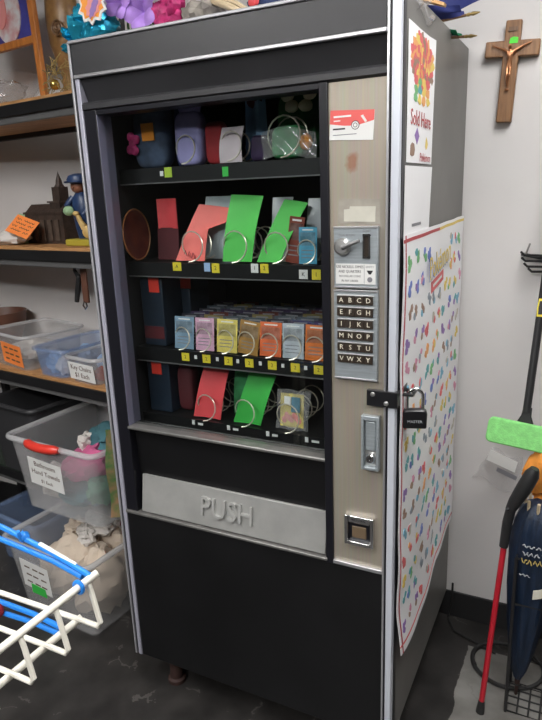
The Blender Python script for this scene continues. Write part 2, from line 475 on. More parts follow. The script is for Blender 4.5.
def ceiling_light(x, y, label, sx, sy, power, col=(1, .985, .97)):
    t = thing('ceiling_light', label, 'ceiling light', (x, y, 2.55))
    f = MB()
    f.bb((x-sx/2-.03, y-sy/2-.03, 2.55), (x-sx/2, y+sy/2+.03, 2.62), 'fixture_white'); f.bb((x+sx/2, y-sy/2-.03, 2.55), (x+sx/2+.03, y+sy/2+.03, 2.62), 'fixture_white')
    f.bb((x-sx/2, y-sy/2-.03, 2.55), (x+sx/2, y-sy/2, 2.62), 'fixture_white'); f.bb((x-sx/2, y+sy/2, 2.55), (x+sx/2, y+sy/2+.03, 2.62), 'fixture_white')
    f.build('frame', t, smooth=False)
    nm = 'diffuser_glow_%d' % int(power*100+x*10)
    emit(nm, col, power)
    MB().bb((x-sx/2, y-sy/2, 2.575), (x+sx/2, y+sy/2, 2.585), nm).build('diffuser', t, smooth=False)
ceiling_light(1.35, -.45, 'square ceiling light panel overhead to the right of the vending machine', .6, 1.2, 18.)
ceiling_light(.45, -2.7, 'square ceiling light panel farthest from the vending machine', 1.2, .6, 44.)
ceiling_light(-.45, -1.5, 'square ceiling light panel overhead in front of the storage shelf', .6, 1.2, 23.)

# ------------------------------------------------------------------ vending machine
vm = thing('vending_machine', 'tall black and grey vending machine with glass front and letter keypad', 'vending machine', (.40, .35, 0))
XL, XR, T, B = -.008, .804, 1.832, .10
m = MB()
m.bb((XL, .03, B), (XL+.02, .69, T), 'cabinet_grey'); m.bb((XR-.02, .03, B), (XR, .69, T), 'cabinet_grey')
m.bb((XL+.02, .67, B), (XR-.02, .69, T), 'cabinet_grey'); m.bb((XL+.02, .03, T-.02), (XR-.02, .67, T), 'cabinet_grey')
m.bb((XL+.02, .03, B), (XR-.02, .67, B+.02), 'cabinet_grey')
m.build('cabinet', vm, bevel=.003)
m = MB()
m.bb((.022, .052, .60), (.028, .60, 1.74), 'interior_black'); m.bb((.640, .052, .60), (.652, .60, 1.74), 'interior_black')
m.bb((.022, .60, .60), (.652, .61, 1.74), 'interior_black'); m.bb((.022, .052, 1.735), (.652, .60, 1.745), 'interior_black'); m.bb((.022, .052, .60), (.652, .60, .612), 'interior_black')
m.build('interior_lining', vm, smooth=False)
for lx, ly in ((.105, .045), (.70, .045), (.12, .62), (.70, .62)):
    MB().lathe([(.028, 0), (.028, .012), (.020, .016), (.020, B+.002)], (lx, ly, 0), 'rust', 16).build('leg', vm)
# outer trims
MB().bb((XL, -.006, B), (XL+.0065, .03, T), 'grey_trim').build('edge_trim', vm, bevel=.0015)
MB().bb((XL+.0065, -.001, B), (XL+.0125, .03, T-.01), 'black_frame').build('door_gasket', vm)
MB().bb((XL+.0125, -.005, B), (.017, .02, T-.075), 'lavender_trim').build('edge_trim', vm, bevel=.0015)
MB().bb((.777, -.005, .11), (.782, .02, T), 'silver').build('edge_trim', vm, bevel=.001)
MB().bb((.782, -.001, B), (.787, .03, T), 'black_frame').build('door_gasket', vm)
MB().bb((.787, -.007, B), (.8035, .012, T), 'white_trim').build('edge_trim', vm, bevel=.002)
MB().bb((.787, .012, B), (.8045, .03, T), 'black_frame').build('door_gasket', vm)
# header
MB().bb((XL+.009, -.004, 1.757), (.777, .03, 1.826), 'header_black_lit').build('header_panel', vm, bevel=.002)
MB().bb((XL+.004, -.008, 1.826), (.782, .03, 1.8335), 'grey_trim').build('header_trim', vm, bevel=.002)
MB().bb((.004, -.010, 1.7485), (.777, .02, 1.757), 'silver').build('header_trim', vm, bevel=.002)
MB().prism([(0, 1.7485), (.022, 1.692), (.045, 1.692), (.045, 1.7485)], (.017, 0, 0), (0, 1, 0), (0, 0, 1), (1, 0, 0), .760, 'header_black_lit').build('sloped_header_panel', vm)
MB().prism([(-.004, 1.679), (-.004, 1.690), (.004, 1.696), (.045, 1.696), (.045, 1.674), (.004, 1.674)], (.017, 0, 0), (0, 1, 0), (0, 0, 1), (1, 0, 0), .760, 'header_black_lit').build('header_lip', vm)
# window frame
m = MB()
m.bb((.017, -.001, .598), (.056, .05, 1.676), 'black_frame'); m.bb((.636, -.003, .585), (.655, .05, 1.676), 'black_frame')
m.bb((.056, .0, 1.664), (.636, .05, 1.676), 'black_frame')
m.build('window_frame', vm, bevel=.0015)
MB().bb((.0555, .0, .862), (.0575, .05, 1.664), 'lavender_metal').build('window_reveal', vm)
MB().bb((.0575, .022, .862), (.636, .026, 1.664), 'window_glass').build('window_glass', vm, smooth=False)
MB().bb((.052, -.004, .852), (.638, .04, .8615), 'sill_metal').build('window_sill', vm, bevel=.003)
# delivery bay
m = MB()
m.prism([(.022, .851), (.034, .60), (.05, .60), (.05, .851)], (.056, 0, 0), (0, 1, 0), (0, 0, 1), (1, 0, 0), .58, 'black_panel')
m.build('delivery_door', vm)
fl = MB().prism([(.020, .714), (.002, .606), (.010, .603), (.030, .712)], (.069, 0, -.003), (0, 1, 0), (0, 0, 1), (1, 0, 0), .563, 'push_metal').build('push_flap', vm, bevel=.002)
wv = V((0, .018, .108)).normalized(); nv = V((0, -.108, .018)).normalized()
m = MB(); m.text('PUSH', V((.350, .0103, .656))+nv*.0006, .075, 'push_letters', w=wv, n=nv, sx=.92, raise_=.09); m.build('lettering', fl, bevel=.0008)
MB().bb((.017, -.008, .592), (.640, .05, .600), 'sill_metal').build('delivery_sill', vm, bevel=.002)
MB().bb((.017, -.002, B), (.777, .03, .590), 'black_panel').build('lower_panel', vm, bevel=.002)
# control panel
cp = MB().bb((.655, .003, .598), (.777, .03, 1.674), 'champagne_panel').build('control_panel', vm)
MB().bb((.655, -.006, .590), (.777, .02, .600), 'silver').build('panel_sill', vm, bevel=.0015)
m = MB(); m.prism([(.673, 1.400), (.765, 1.398), (.763, 1.447), (.675, 1.450)], (0, .0028, 0), (1, 0, 0), (0, 0, 1), (0, -1, 0), .0006, 'tape_stain'); m.build('tape_residue', cp)
m = MB(); m.prism([(.687, 1.404), (.754, 1.402), (.755, 1.433), (.700, 1.434), (.699, 1.429), (.687, 1.428)], (0, .0018, 0), (1, 0, 0), (0, 0, 1), (0, -1, 0), .0008, 'tape'); m.build('blank_sticker', cp)
# coin plate
pl = MB().bb((.666, -.006, 1.266), (.763, .004, 1.394), 'brushed_plate').build('coin_plate', vm, bevel=.002)
m = MB(); m.bb((.666, -.0075, 1.266), (.763, -.005, 1.270), 'silver'); m.build('plate_edge', pl, bevel=.0006); m = MB(); m.bb((.666, -.0075, 1.390), (.763, -.005, 1.394), 'silver'); m.build('plate_edge', pl, bevel=.0006)
m = MB(); m.lathe([(.018, 0), (.018, .007), (.013, .013), (0, .014)], (.687, -.006, 1.353), 'dull_silver', 24, (0, -1, 0))
m.tube([(.690, -.019, 1.352), (.708, -.021, 1.359), (.728, -.022, 1.366)], [.0055, .0045, .0035], 'shelf_grey', 8)
m.build('coin_return_lever', pl)
m = MB()
m.bb((.731, -.010, 1.331), (.7345, -.005, 1.377), 'chrome'); m.bb((.7435, -.010, 1.331), (.747, -.005, 1.377), 'chrome')
m.bb((.731, -.010, 1.3745), (.747, -.005, 1.379), 'chrome'); m.bb((.731, -.010, 1.329), (.747, -.005, 1.333), 'chrome'); m.bb((.7345, -.007, 1.333), (.7435, -.0055, 1.3745), 'key_brown')
m.build('coin_slot', pl)
m = MB(); m.text('COIN RETURN', (.696, -.0066, 1.376), .0055, 'grey_ink'); m.text('INSERT', (.739, -.0066, 1.384), .0055, 'grey_ink'); m.build('lettering', pl)
m = MB(); m.bb((.671, -.0072, 1.275), (.758, -.0055, 1.3175), 'label_white'); 
for k, (s, sz) in enumerate((('USE NICKELS, DIMES', .0078), ('AND QUARTERS', .0078), ('NO DOLLAR COINS', .0062), ('IN ANY ORDER', .0062))):
    m.text(s, (.702, -.0074, 1.311-.0098*k), sz, 'black_ink', sx=.86)
m.bb((.7335, -.0076, 1.276), (.7342, -.0070, 1.316), 'grey_ink')
m.text('EMPTY', (.746, -.0074, 1.311), .006, 'grey_ink'); m.prism([(-.007, .004), (.007, .004), (.002, -.004), (-.002, -.004)], (.746, -.0068, 1.300), (1, 0, 0), (0, 0, 1), (0, -1, 0), .0008, 'black_ink')
m.lathe([(.0055, 0), (.0055, .001)], (.746, -.007, 1.285), 'grey_ink', 14, (0, -1, 0))
m.build('instruction_label', pl, smooth=False)
# keypad
kp = MB().bb((.665, -.006, 1.064), (.763, .004, 1.262), 'brushed_plate').build('keypad_plate', vm, bevel=.002)
m = MB(); m.bb((.665, -.0075, 1.064), (.763, -.005, 1.068), 'silver'); m.build('plate_edge', kp, bevel=.0006); m = MB(); m.bb((.665, -.0075, 1.258), (.763, -.005, 1.262), 'silver'); m.build('plate_edge', kp, bevel=.0006)
rows = ['ABCD', 'EFGH', 'IJKL', 'MNOP', 'RSTU', 'VWXY']
for r, s in enumerate(rows):
    for c_, ch in enumerate(s):
        x = .6835+c_*.0200; z = 1.2405-r*.0258
        m = MB(); m.bb((x-.0096, -.0105, z-.0086), (x+.0096, -.005, z+.0086), 'key_brown'); m.text(ch, (x, -.0107, z), .0148, 'cream_ink')
        m.build('key', kp, smooth=False)
m = MB()
for r in range(6): m.bb((.674, -.008, 1.2405-r*.0258+.0098), (.755, -.0055, 1.2405-r*.0258+.0112), 'label_white')
m.build('key_row_line', kp, smooth=False)
# lock handle
lh = MB().bb((.729, -.004, .857), (.770, .004, .986), 'dull_silver').build('lock_handle', vm, bevel=.002)
m = MB(); m.bb((.729, -.016, .857), (.735, -.003, .986), 'brushed_plate'); m.bb((.764, -.016, .857), (.770, -.003, .986), 'brushed_plate'); m.bb((.735, -.016, .975), (.764, -.003, .986), 'brushed_plate'); m.bb((.735, -.016, .857), (.764, -.003, .865), 'brushed_plate')
m.build('handle_rim', lh, bevel=.0015)
MB().bb((.737, -.010, .902), (.762, -.003, .972), 'brushed_plate').build('handle_grip', lh, bevel=.003)
m = MB(); m.lathe([(.0115, 0), (.0115, .008), (.009, .011), (.005, .011), (.005, .004), (0, .004)], (.7495, -.004, .884), 'chrome', 20, (0, -1, 0)); m.bb((.748, -.0112, .879), (.751, -.008, .889), 'black_ink'); m.build('lock_cylinder', lh)
# coin return
cr = MB()
cr.bb((.686, -.010, .654), (.695, .004, .731), 'chrome'); cr.bb((.748, -.010, .654), (.757, .004, .731), 'chrome'); cr.bb((.695, -.010, .713), (.748, .004, .731), 'chrome'); cr.bb((.695, -.010, .654), (.748, .004, .664), 'chrome')
cr = cr.build('coin_return', vm, bevel=.002)
MB().bb((.695, -.001, .664), (.748, .004, .713), 'black_frame').build('return_pocket', cr)
MB().bb((.703, -.004, .672), (.738, .002, .702), 'return_brown').build('return_flap', cr, bevel=.002)
m = MB(); m.text('RETURN', (.7215, -.0102, .722), .009, 'black_ink'); m.build('lettering', cr, smooth=False)
# hasp
m = MB(); m.bb((.741, -.012, 1.010), (.8075, .0, 1.046), 'black_gloss'); m.bb((.8045, -.012, 1.010), (.8095, .07, 1.046), 'black_gloss')
m.tube([(.8085, .030, 1.030), (.830, .030, 1.030), (.830, .062, 1.030), (.8085, .062, 1.030)], .0045, 'black_gloss')
m.lathe([(.006, 0), (.005, .003), (0, .004)], (.755, -.012, 1.037), 'dull_silver', 12, (0, -1, 0)); m.lathe([(.006, 0), (.005, .003), (0, .004)], (.785, -.012, 1.019), 'dull_silver', 12, (0, -1, 0))
m.build('hasp', vm, bevel=.0015)

# trays with coils and price tags
def coil_pts(x, z, r, turns, y0=.085, pitch=.042, n=18):
    return [(x+math.sin(a)*r, y0+pitch*a/(2*PI), z-math.cos(a)*r) for a in [2*PI*i/n for i in range(int(turns*n)+1)]]
def tray(z, coils, tags, lip=.036):
    t = MB()
    t.bb((.03, .100, z-.008), (.638, .58, z-.002), 'tray_black'); t.bb((.03, .096, z-lip), (.638, .101, z-.001), 'tray_black')
    t.bb((.03, .094, z-lip-.002), (.638, .103, z-lip+.001), 'shelf_grey')
    t = t.build('tray', vm, smooth=False)
    for x, r, tn in coils: MB().tube(coil_pts(x, z+r+.003, r, tn), .0019, 'wire_metal', 6).build('coil', t)
    for x, dz, w, h, c, s in tags:
        q = MB(); q.bb((x-w/2, .0945, z+dz-h/2), (x+w/2, .0965, z+dz+h/2), c)
        if s: q.text(s, (x, .0944, z+dz), h*.62, 'black_ink')
        q.build('price_tag', t, smooth=False)
Z1, Z2, Z3, Z4 = 1.540, 1.300, 1.064, .868
tray(Z1, [(.235, .034, 5), (.365, .034, 5), (.505, .046, 5)], [(.185, -.014, .022, .024, 'lime_tag', ''), (.165, -.016, .010, .012, 'label_white', ''), (.352, -.020, .016, .022, 'green_tag', '')], .038)
tray(Z2, [(.235, .038, 5), (.362, .038, 5), (.475, .036, 5), (.555, .027, 5)],
     [(.190, -.010, .026, .022, 'yellow_tag', 'A'), (.283, -.010, .018, .022, 'blue_tag', ''), (.308, -.012, .022, .024, 'yellow_tag', '2'), (.420, -.010, .020, .022, 'label_white', 'I'), (.447, -.010, .022, .022, 'yellow_tag', '2'), (.550, -.022, .022, .022, 'label_white', 'K'), (.583, -.022, .022, .024, 'yellow_tag', '1')], .038)
XC = [.183, .250, .318, .380, .446, .510, .572]
tray(Z3, [(x, .029, 6) for x in XC], [(x+.012, -.018, .024, .022, 'yellow_tag', '2') for x in XC]+[(x-.022, -.016, .008, .010, 'label_white', '') for x in XC[1:]], .040)
tray(Z4, [(.245, .034, 5), (.365, .034, 5), (.492, .036, 5)], [(.205, -.010, .009, .013, 'label_white', ''), (.228, -.012, .016, .006, 'label_white', ''), (.318, -.010, .009, .013, 'label_white', ''), (.340, -.012, .016, .006, 'label_white', ''), (.437, -.010, .009, .013, 'label_white', ''), (.458, -.012, .016, .006, 'label_white', ''), (.548, -.010, .009, .013, 'label_white', ''), (.572, -.012, .020, .006, 'label_white', '')], .030)

# ------------------------------------------------------------------ products behind the glass
def slip(top, bot, y0, y1, z0, z1, m, label, name='paper_slip', curl=.008, flag=0., cat='paper slip'):
    """leaning paper; top/bot = (x0,x1) edges"""
    def fn(u, v):
        a = bot[0]+(bot[1]-bot[0])*u; b = top[0]+(top[1]-top[0])*u
        x = a+(b-a)*v; y = y0+(y1-y0)*v-curl*math.sin(PI*v)+.004*math.sin(PI*u)
        return (x, y, z0+(z1-z0)*v+flag*u*v*v)
    return tag(MB().sheet(fn, 6, 14, .0014, m).build(name), label, cat)
# row 2
def pink(u, v):
    z = 1.303+.142*v
    xl = [.176, .186, .200, .213, .222][min(4, int(v*4.999))] if v < 1 else .226
    xl = .176+.052*v; xr = .266+.002*v+(.055*max(0, min(1, (v-.62)/.12)))
    return (xl+(xr-xl)*u, .112+.05*v-.006*math.sin(PI*v)+.006*math.sin(PI*u), z-.012*u*v)
o = MB().sheet(pink, 10, 18, .0014, 'coral_paper'); o.tube([(.205+.0035*k, .1135-.0004*abs(k-5), 1.322+.009*math.sin(k*1.9)-.0006*k) for k in range(11)], .0012, 'red_ink', 5)
tag(o.build('paper_slip'), 'coral pink paper slip with a folded corner on second shelf', 'paper slip')
slip((.236, .322), (.225, .31), .170, .185, 1.303, 1.463, 'pale_sleeve', 'pale blue card sleeve behind the coral pink paper slip', 'card_sleeve', cat='card sleeve')
slip((.334, .424), (.320, .404), .112, .150, 1.303, 1.466, 'green_paper', 'upright bright green paper slip right of the coral slip', flag=-.006)
slip((.474, .536), (.418, .482), .112, .165, 1.303, 1.450, 'green_paper', 'bright green paper slip leaning right beside the picture card', flag=-.01)
slip((.430, .486), (.432, .470), .180, .190, 1.303, 1.455, 'clear_sleeve', 'grey clear sleeve behind the right leaning green slip', 'card_sleeve', cat='card sleeve')
slip((.525, .585), (.520, .58), .185, .195, 1.303, 1.450, 'clear_sleeve', 'grey clear sleeve behind the blue picture card', 'card_sleeve', cat='card sleeve')

CARDS = {}
def card(kind, x, y, z, label, group=None, w=.060, h=.088, lean=.10, rot=0., yaw=0., cat='trading card'):
    key = (kind, w, h)
    if key in CARDS:
        r = dup(CARDS[key], (x, y, z), label, group)
    else:
        r = thing('trading_card', label, cat, (0, 0, 0), group)
        MB().box((0, 0, h/2), (w, .0012, h), 'card_'+kind).build('card', r, smooth=False, bevel=.0004)
        a = MB(); a.bb((-w*.42, -.0012, h*.50), (w*.42, -.0005, h*.86), 'cardart_'+kind); a.build('picture', r, smooth=False)
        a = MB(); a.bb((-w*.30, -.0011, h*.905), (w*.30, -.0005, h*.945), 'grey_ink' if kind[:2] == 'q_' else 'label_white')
        for k in range(3): a.bb((-w*.36, -.0011, h*(.36-.1*k)), (w*(.30-.1*(k % 2)), -.0005, h*(.385-.1*k)), 'grey_ink')
        a.build('printed_lines', r, smooth=False)
        CARDS[key] = r; r.location = (x, y, z)
        if group: r['group'] = group
    r.rotation_euler = (-lean, rot, yaw)
    return r
kinds = ['steel', 'rose', 'lemon', 'amber', 'flame', 'frost', 'tangerine']
desc = ['steel blue', 'pink', 'yellow', 'dark amber', 'red-orange', 'frosty grey', 'bright tangerine']
shaded_kinds = ['q_dark', 'q_slate', 'q_violet', 'q_straw', 'q_dark', 'q_rust', 'q_slate', 'q_violet']  # queue colours darkened to paint the shade under the tray above
for i, x in enumerate(XC):
    card(kinds[i], x, .110, Z3+.0005, '%s trading card at the front of its coil on the third shelf' % desc[i], rot=(.10 if i == 3 else .02*(-1)**i), yaw=.05*(-1)**i)
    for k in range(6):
        card(shaded_kinds[(i*3+k*2) % 8], x+random.uniform(-.004, .004), .152+.042*k, Z3+.0005, 'trading card queued in the coil behind the %s front card' % desc[i], 'trading cards queued behind the %s card' % desc[i], rot=random.uniform(-.06, .06), lean=.08)
card('aqua', .556, .110, Z2+.0005, 'blue and red picture card standing at right end of second shelf', w=.046, h=.086, lean=.05)
card('rust', .508, .128, Z2+.0005, 'brownish red card between leaning green slip and blue picture card', w=.040, h=.110, lean=.06, rot=.12)
# row 4
slip((.226, .306), (.196, .284), .112, .150, Z4+.002, 1.030, 'red_paper', 'tall red paper slip on bottom shelf of machine')
slip((.375, .452), (.325, .408), .112, .150, Z4+.002, 1.032, 'green_paper_deep', 'tall green paper slip on bottom shelf of machine', flag=-.005)
slip((.300, .345), (.292, .335), .175, .185, Z4+.002, 1.020, 'bag_green', 'dim green sleeve between red and green slips on bottom shelf', 'card_sleeve', cat='card sleeve')
g = thing('card_packet', 'clear bagged trading card with pink and yellow picture on bottom shelf', 'card packet', (.495, .125, Z4))
MB().box((.495, .126, Z4+.052), (.066, .002, .088), 'card_lemon', Rx(-.12)).build('card', g, smooth=False)
a = MB()
for k in range(7): a.ball((.474+.007*k, .121+.001*(k % 2), Z4+.026+.006*((k*2) % 3)), (.007, .0015, .010), 'pink_print', 8)
a.box((.508, .121, Z4+.070), (.024, .002, .040), 'cardart_aqua', Rx(-.12)); a.box((.485, .1215, Z4+.080), (.018, .002, .020), 'label_white', Rx(-.12)); a.build('picture', g)
MB().sheet(lambda u, v: (.450+.092*u+.006*v, .116+.012*v+.004*math.sin(9*u+5*v), Z4+.001+.106*v), 12, 12, .0006, 'cellophane').build('clear_bag', g)
# row 1
def pouch(x0, x1, z0, z1, y, d, m, name, label, cat, amp=.10, seed=1, R=None):
    return MB().ball(((x0+x1)/2, y+d/2, (z0+z1)/2), ((x1-x0)/2, d/2, (z1-z0)/2), m, 22, amp, 16, seed, R)
def softbox(x0, x1, z0, z1, y, d, m, seed=0, top=1.0):
    mb = MB()
    def sq(t): return math.copysign(abs(t)**.45, t)
    vs = []; fs = []; n = 20; rr = 12
    for i in range(rr+1):
        th = PI*i/rr
        for k in range(n):
            a = 2*PI*k/n
            q = V((sq(math.sin(th))*sq(math.cos(a)), sq(math.sin(th))*sq(math.sin(a)), sq(math.cos(th))))
            w = 1+(top-1)*(q.z*.5+.5)
            nn = 1+.05*noise.noise(q*2.3+V((seed, 0, 0)))
            vs.append(((x0+x1)/2+q.x*(x1-x0)/2*w*nn, y+d/2+q.y*d/2*nn, (z0+z1)/2+q.z*(z1-z0)/2))
    for i in range(rr):
        for k in range(n): fs.append((i*n+k, (i+1)*n+k, (i+1)*n+(k+1) % n, i*n+(k+1) % n))
    return mb.add(vs, fs, m)
g = thing('reflection_pouch', 'dark denim pouch with orange tag standing in for a reflection on top shelf', 'pouch', (.115, .16, Z1))  # solid stand-in for a shape reflected in the glass
softbox(.058, .168, Z1, 1.705, .12, .05, 'denim', 1, .95).build('pouch_body', g)
MB().box((.116, .116, 1.628), (.038, .002, .042), 'orange_tag', Rx(.05)).build('price_sticker', g)
m = MB()
for k, (dx, dz) in enumerate(((0, 0), (.012, .012), (-.004, .02), (.006, -.014), (-.008, -.012))): m.ball((.066+dx, .114, 1.600+dz), (.012, .006, .012), 'magenta', 10, .2, 30, k)
tag(m.build('fabric_flower'), 'small pink fabric flower in front of the denim pouch', 'flower')
tag(softbox(.172, .194, Z1, 1.690, .15, .05, 'dark_blue', 2).build('cloth_bag'), 'narrow royal blue cloth bag between denim pouch and lavender bag', 'bag')
g = thing('gift_bag', 'lavender drawstring cloth bag on top shelf of machine', 'bag', (.235, .15, Z1))
softbox(.196, .276, Z1, 1.668, .112, .045, 'lavender_cloth', 3).build('bag_body', g)
MB().lathe([(.030, 1.650), (.026, 1.668), (.036, 1.698), (.034, 1.700), (.018, 1.668)], (.236, .135, 0), 'lavender_cloth', 20, sc=(1.15, .55)).build('bag_neck', g)
tag(softbox(.282, .334, Z1, 1.640, .118, .04, 'crimson_cloth', 4).build('cloth_bag'), 'crimson red cloth bag right of the lavender bag', 'bag')
slip((.334, .394), (.330, .392), .110, .122, Z1+.001, 1.622, 'pink_white', 'white and pink folded card on top shelf of machine', 'folded_card', cat='card')
g = thing('doll_outfit', 'pale blue doll shirt standing behind the white and pink card', 'doll clothes', (.40, .18, Z1))
MB().sheet(lambda u, v: (.375+.05*u+.012*(1-v)*(u-.5), .170+.01*math.sin(7*u), Z1+.001+.150*v), 8, 8, .003, 'sky_cloth').build('skirt', g)
MB().ball((.400, .168, 1.685), (.022, .010, .020), 'maroon', 12, .2, 20, 2).build('top', g)
tag(softbox(.404, .450, Z1, 1.600, .12, .05, 'purple_dark', 5, .8).build('cloth_bag'), 'dark purple pouch between white card and green bag', 'bag')
g = thing('plush_toy', 'dark green plush with cream petals on its head on top shelf', 'plush toy', (.50, .20, Z1))
softbox(.445, .560, Z1, 1.70, .17, .08, 'plush_green', 6, .8).build('plush_body', g)
m = MB()
for k in range(5):
    a = 2*PI*k/5+.3
    m.ball((.520+.030*math.cos(a), .160, 1.676+.022*math.sin(a)), (.018, .010, .014), 'cream_petal', 10, .15, 20, k)
m.build('petal_crown', g)
g = thing('trinket_bag', 'clear bag of green trinkets held in a large wire coil', 'bag', (.505, .14, Z1))
softbox(.462, .552, Z1+.002, 1.615, .110, .05, 'bag_green', 7, .85).build('green_filling', g)
MB().ball((.556, .115, 1.575), (.016, .012, .018), 'orange_tag', 12).build('orange_ball', g)
MB().sheet(lambda u, v: (.450+.135*u, .104+.004*math.sin(11*u+6*v), Z1+.001+.060*v+.01*math.sin(4*u)), 14, 10, .0008, 'cellophane').build('clear_wrap', g)
# left column: solid stand-ins for dim reflections in the glass
g = thing('reflection_plate', 'round red-brown plate with paler rim standing in for a reflection at left of machine', 'plate', (.075, .13, Z2))
ax = V((1, .12, .05)).normalized()
MB().lathe([(0, 0), (.050, .002), (.066, .012), (.068, .012), (.056, -.003), (0, -.005)], (.037, .118, Z2+.070), 'plate_brown', 32, ax).build('plate_face', g)
MB().tube([V((.037, .118, Z2+.070))+ax*.012+(ax.cross(V((0, 0, 1))).normalized()*math.cos(2*PI*k/32)+ax.cross(ax.cross(V((0, 0, 1)))).normalized()*math.sin(2*PI*k/32))*.067 for k in range(32)], .0022, 'plate_rim', 6, True).build('plate_rim', g)
g = thing('reflection_packet', 'dark maroon packet with bright red cloth top standing in for a reflection', 'packet', (.145, .15, Z2))
MB().sheet(lambda u, v: (.092+.068*u, .150+.008*v, Z2+.001+.085*v), 4, 6, .003, 'maroon').build('lower_packet', g)
MB().sheet(lambda u, v: (.096+.066*u, .156+.006*math.sin(4*u), Z2+.084+.078*v), 6, 6, .003, 'red_paper').build('cloth_top', g)
def navy(x0, x1, y, z, h, tx, tz, label, tcol='red_tag', stripe=True):
    g = thing('reflection_box', label, 'box', ((x0+x1)/2, y+.05, z))
    MB().bb((x0, y, z), (x1, y+.10, z+h), 'navy_box').build('box', g, bevel=.003)
    MB().bb((tx-.017, y-.0012, tz-.020), (tx+.017, y-.0002, tz+.020), tcol).build('price_sticker', g, smooth=False)
    if stripe: MB().bb((x0+.004, y-.0012, z+.02), (x1-.004, y-.0002, z+.055), 'maroon').build('stripe', g, smooth=False)
navy(.044, .118, .118, Z3, .205, .092, 1.235, 'dark blue box with red sticker standing in for a reflection beside the card row')
navy(.122, .152, .20, Z3, .19, .140, 1.235, 'narrow dark blue box with red sticker standing in for a reflection behind the first card')
navy(.044, .120, .116, Z4, .165, .078, 1.000, 'dark blue box standing in for a reflection at left of bottom shelf', stripe=False)
tag(softbox(.124, .176, Z4, 1.005, .14, .05, 'maroon', 9).build('cloth_bag'), 'dim maroon cloth bag standing in for a reflection on bottom shelf', 'bag')

# ------------------------------------------------------------------ sticker, notices, poster, padlock
g = thing('payment_sticker', 'red and white payment sticker high on the control panel', 'sticker', (.703, .002, 1.560))
dx, dz = V((1, 0, -.06)).normalized(), V((.06, 0, 1)).normalized()
o = V((.6565, .0029, 1.566))
MB().prism([(0, 0), (.092, 0), (.092, .056), (0, .056)], o, dx, dz, (0, -1, 0), .0012, 'label_white').build('card', g, smooth=False)
m = MB(); m.prism([(0, .030), (.030, .027), (.055, .027), (.092, .037), (.092, .056), (0, .056)], o+V((0, -.0012, 0)), dx, dz, (0, -1, 0), .0003, 'red_card'); m.build('red_band', g, smooth=False)
m = MB(); q = o+V((0, -.0013, 0))
m.lathe([(.0085, 0), (.0085, .0006)], q+dx*.054+dz*.028, 'black_ink', 20, (0, -1, 0)); m.lathe([(.0072, 0), (.0072, .0008)], q+dx*.054+dz*.028, 'label_white', 20, (0, -1, 0)); m.lathe([(.0045, 0), (.0045, .001)], q+dx*.054+dz*.028, 'black_ink', 20, (0, -1, 0)); m.lathe([(.0034, 0), (.0034, .0012)], q+dx*.054+dz*.028, 'label_white', 20, (0, -1, 0))
m.prism([(.064, .045), (.069, .047), (.078, .035), (.074, .033)], q+V((0, -.0002, 0)), dx, dz, (0, -1, 0), .0004, 'label_white')
m.bb(q+V((.010, -.0005, .041)), q+V((.047, -.0002, .0445)), 'label_white'); m.bb(q+V((.010, -.0005, .034)), q+V((.024, -.0002, .036)), 'label_white')
m.bb(q+V((.008, -.0003, .018)), q+V((.034, 0, .021)), 'black_ink'); m.bb(q+V((.008, -.0003, .0075)), q+V((.058, 0, .0090)), 'grey_ink')
m.build('printed_marks', g, smooth=False)

SX = XR
def side(y, z, d=.0): return V((SX+d, y, z))
def notice(name, label, y0, y1, z0, z1, skew, fn):
    g = thing(name, label, 'notice', (SX+.002, (y0+y1)/2, z0))
    def P(u, v): return side(y0+(y1-y0)*u, z0+(z1-z0)*v+skew*u, .0014+.0005*math.sin(5*u+2*v)+.003*max(0, u-.8)*5*v)
    MB().sheet(P, 10, 10, .0008, 'white_paper').build('paper', g)
    fn(g, P)
def patch(mb, P, u, v, ru, rv, m, k=8, seed=0, d=.0009):
    rnd = random.Random(seed)
    pts = []
    for i in range(k):
        a = 2*PI*i/k; r = rnd.uniform(.6, 1.15)
        p = P(min(1, max(0, u+ru*r*math.cos(a))), min(1, max(0, v+rv*r*math.sin(a)))); pts.append(p)
    hi = [p+V((d, 0, 0)) for p in pts]; lo = [p+V((.0003, 0, 0)) for p in pts]
    mb.add(lo+hi, [tuple(range(k))[::-1], tuple(range(k, 2*k))]+[(i, (i+1) % k, (i+1) % k+k, i+k) for i in range(k)], m)
def ink(mb, P, u, v, size, s, m, sx=1.):
    mb.text(s, P(u, v)+V((.0016, 0, 0)), size, m, u=(0, 1, 0), w=(0, 0, 1), n=(1, 0, 0), sx=sx, raise_=.004)
def sold(g, P):
    m = MB()
    for i in range(120):
        a = i*2.39996; rr_ = math.sqrt((i+.5)/120)
        u = .52+.42*rr_*math.cos(a); v = .765+.20*rr_*math.sin(a)
        patch(m, P, u, v, .055, .040, ['print_0', 'print_1', 'print_0', 'print_8', 'print_0', 'print_2', 'print_1'][i % 7], 5, i, .0006+.0001*(i % 4))
    for i in range(12): patch(m, P, .28+.16*(i % 4), .49+.065*(i//4), .085, .042, ['print_3', 'print_2', 'print_1', 'print_2', 'print_3', 'print_4', 'print_2', 'print_1', 'print_0', 'print_3', 'print_2', 'print_0'][i], 7, 90+i, .0012)
    m.build('colour_print', g, smooth=False)
    for a in ((.36, .21, .09, .06, 'print_6', 4, 5), (.18, .10, .10, .06, 'print_8', 8, 6), (.76, .16, .07, .06, 'print_2', 7, 7)):
        m = MB(); patch(m, P, *a); m.build('printed_motif', g, smooth=False)
    m = MB(); ink(m, P, .50, .335, .043, 'Sold Here', 'red_ink'); ink(m, P, .70, .045, .026, 'Pokémon', 'red_ink'); m.build('lettering', g, smooth=False)
notice('sold_here_notice', 'tall white notice with red starburst print taped highest on machine side', .040, .262, 1.516, 1.776, .0, sold)
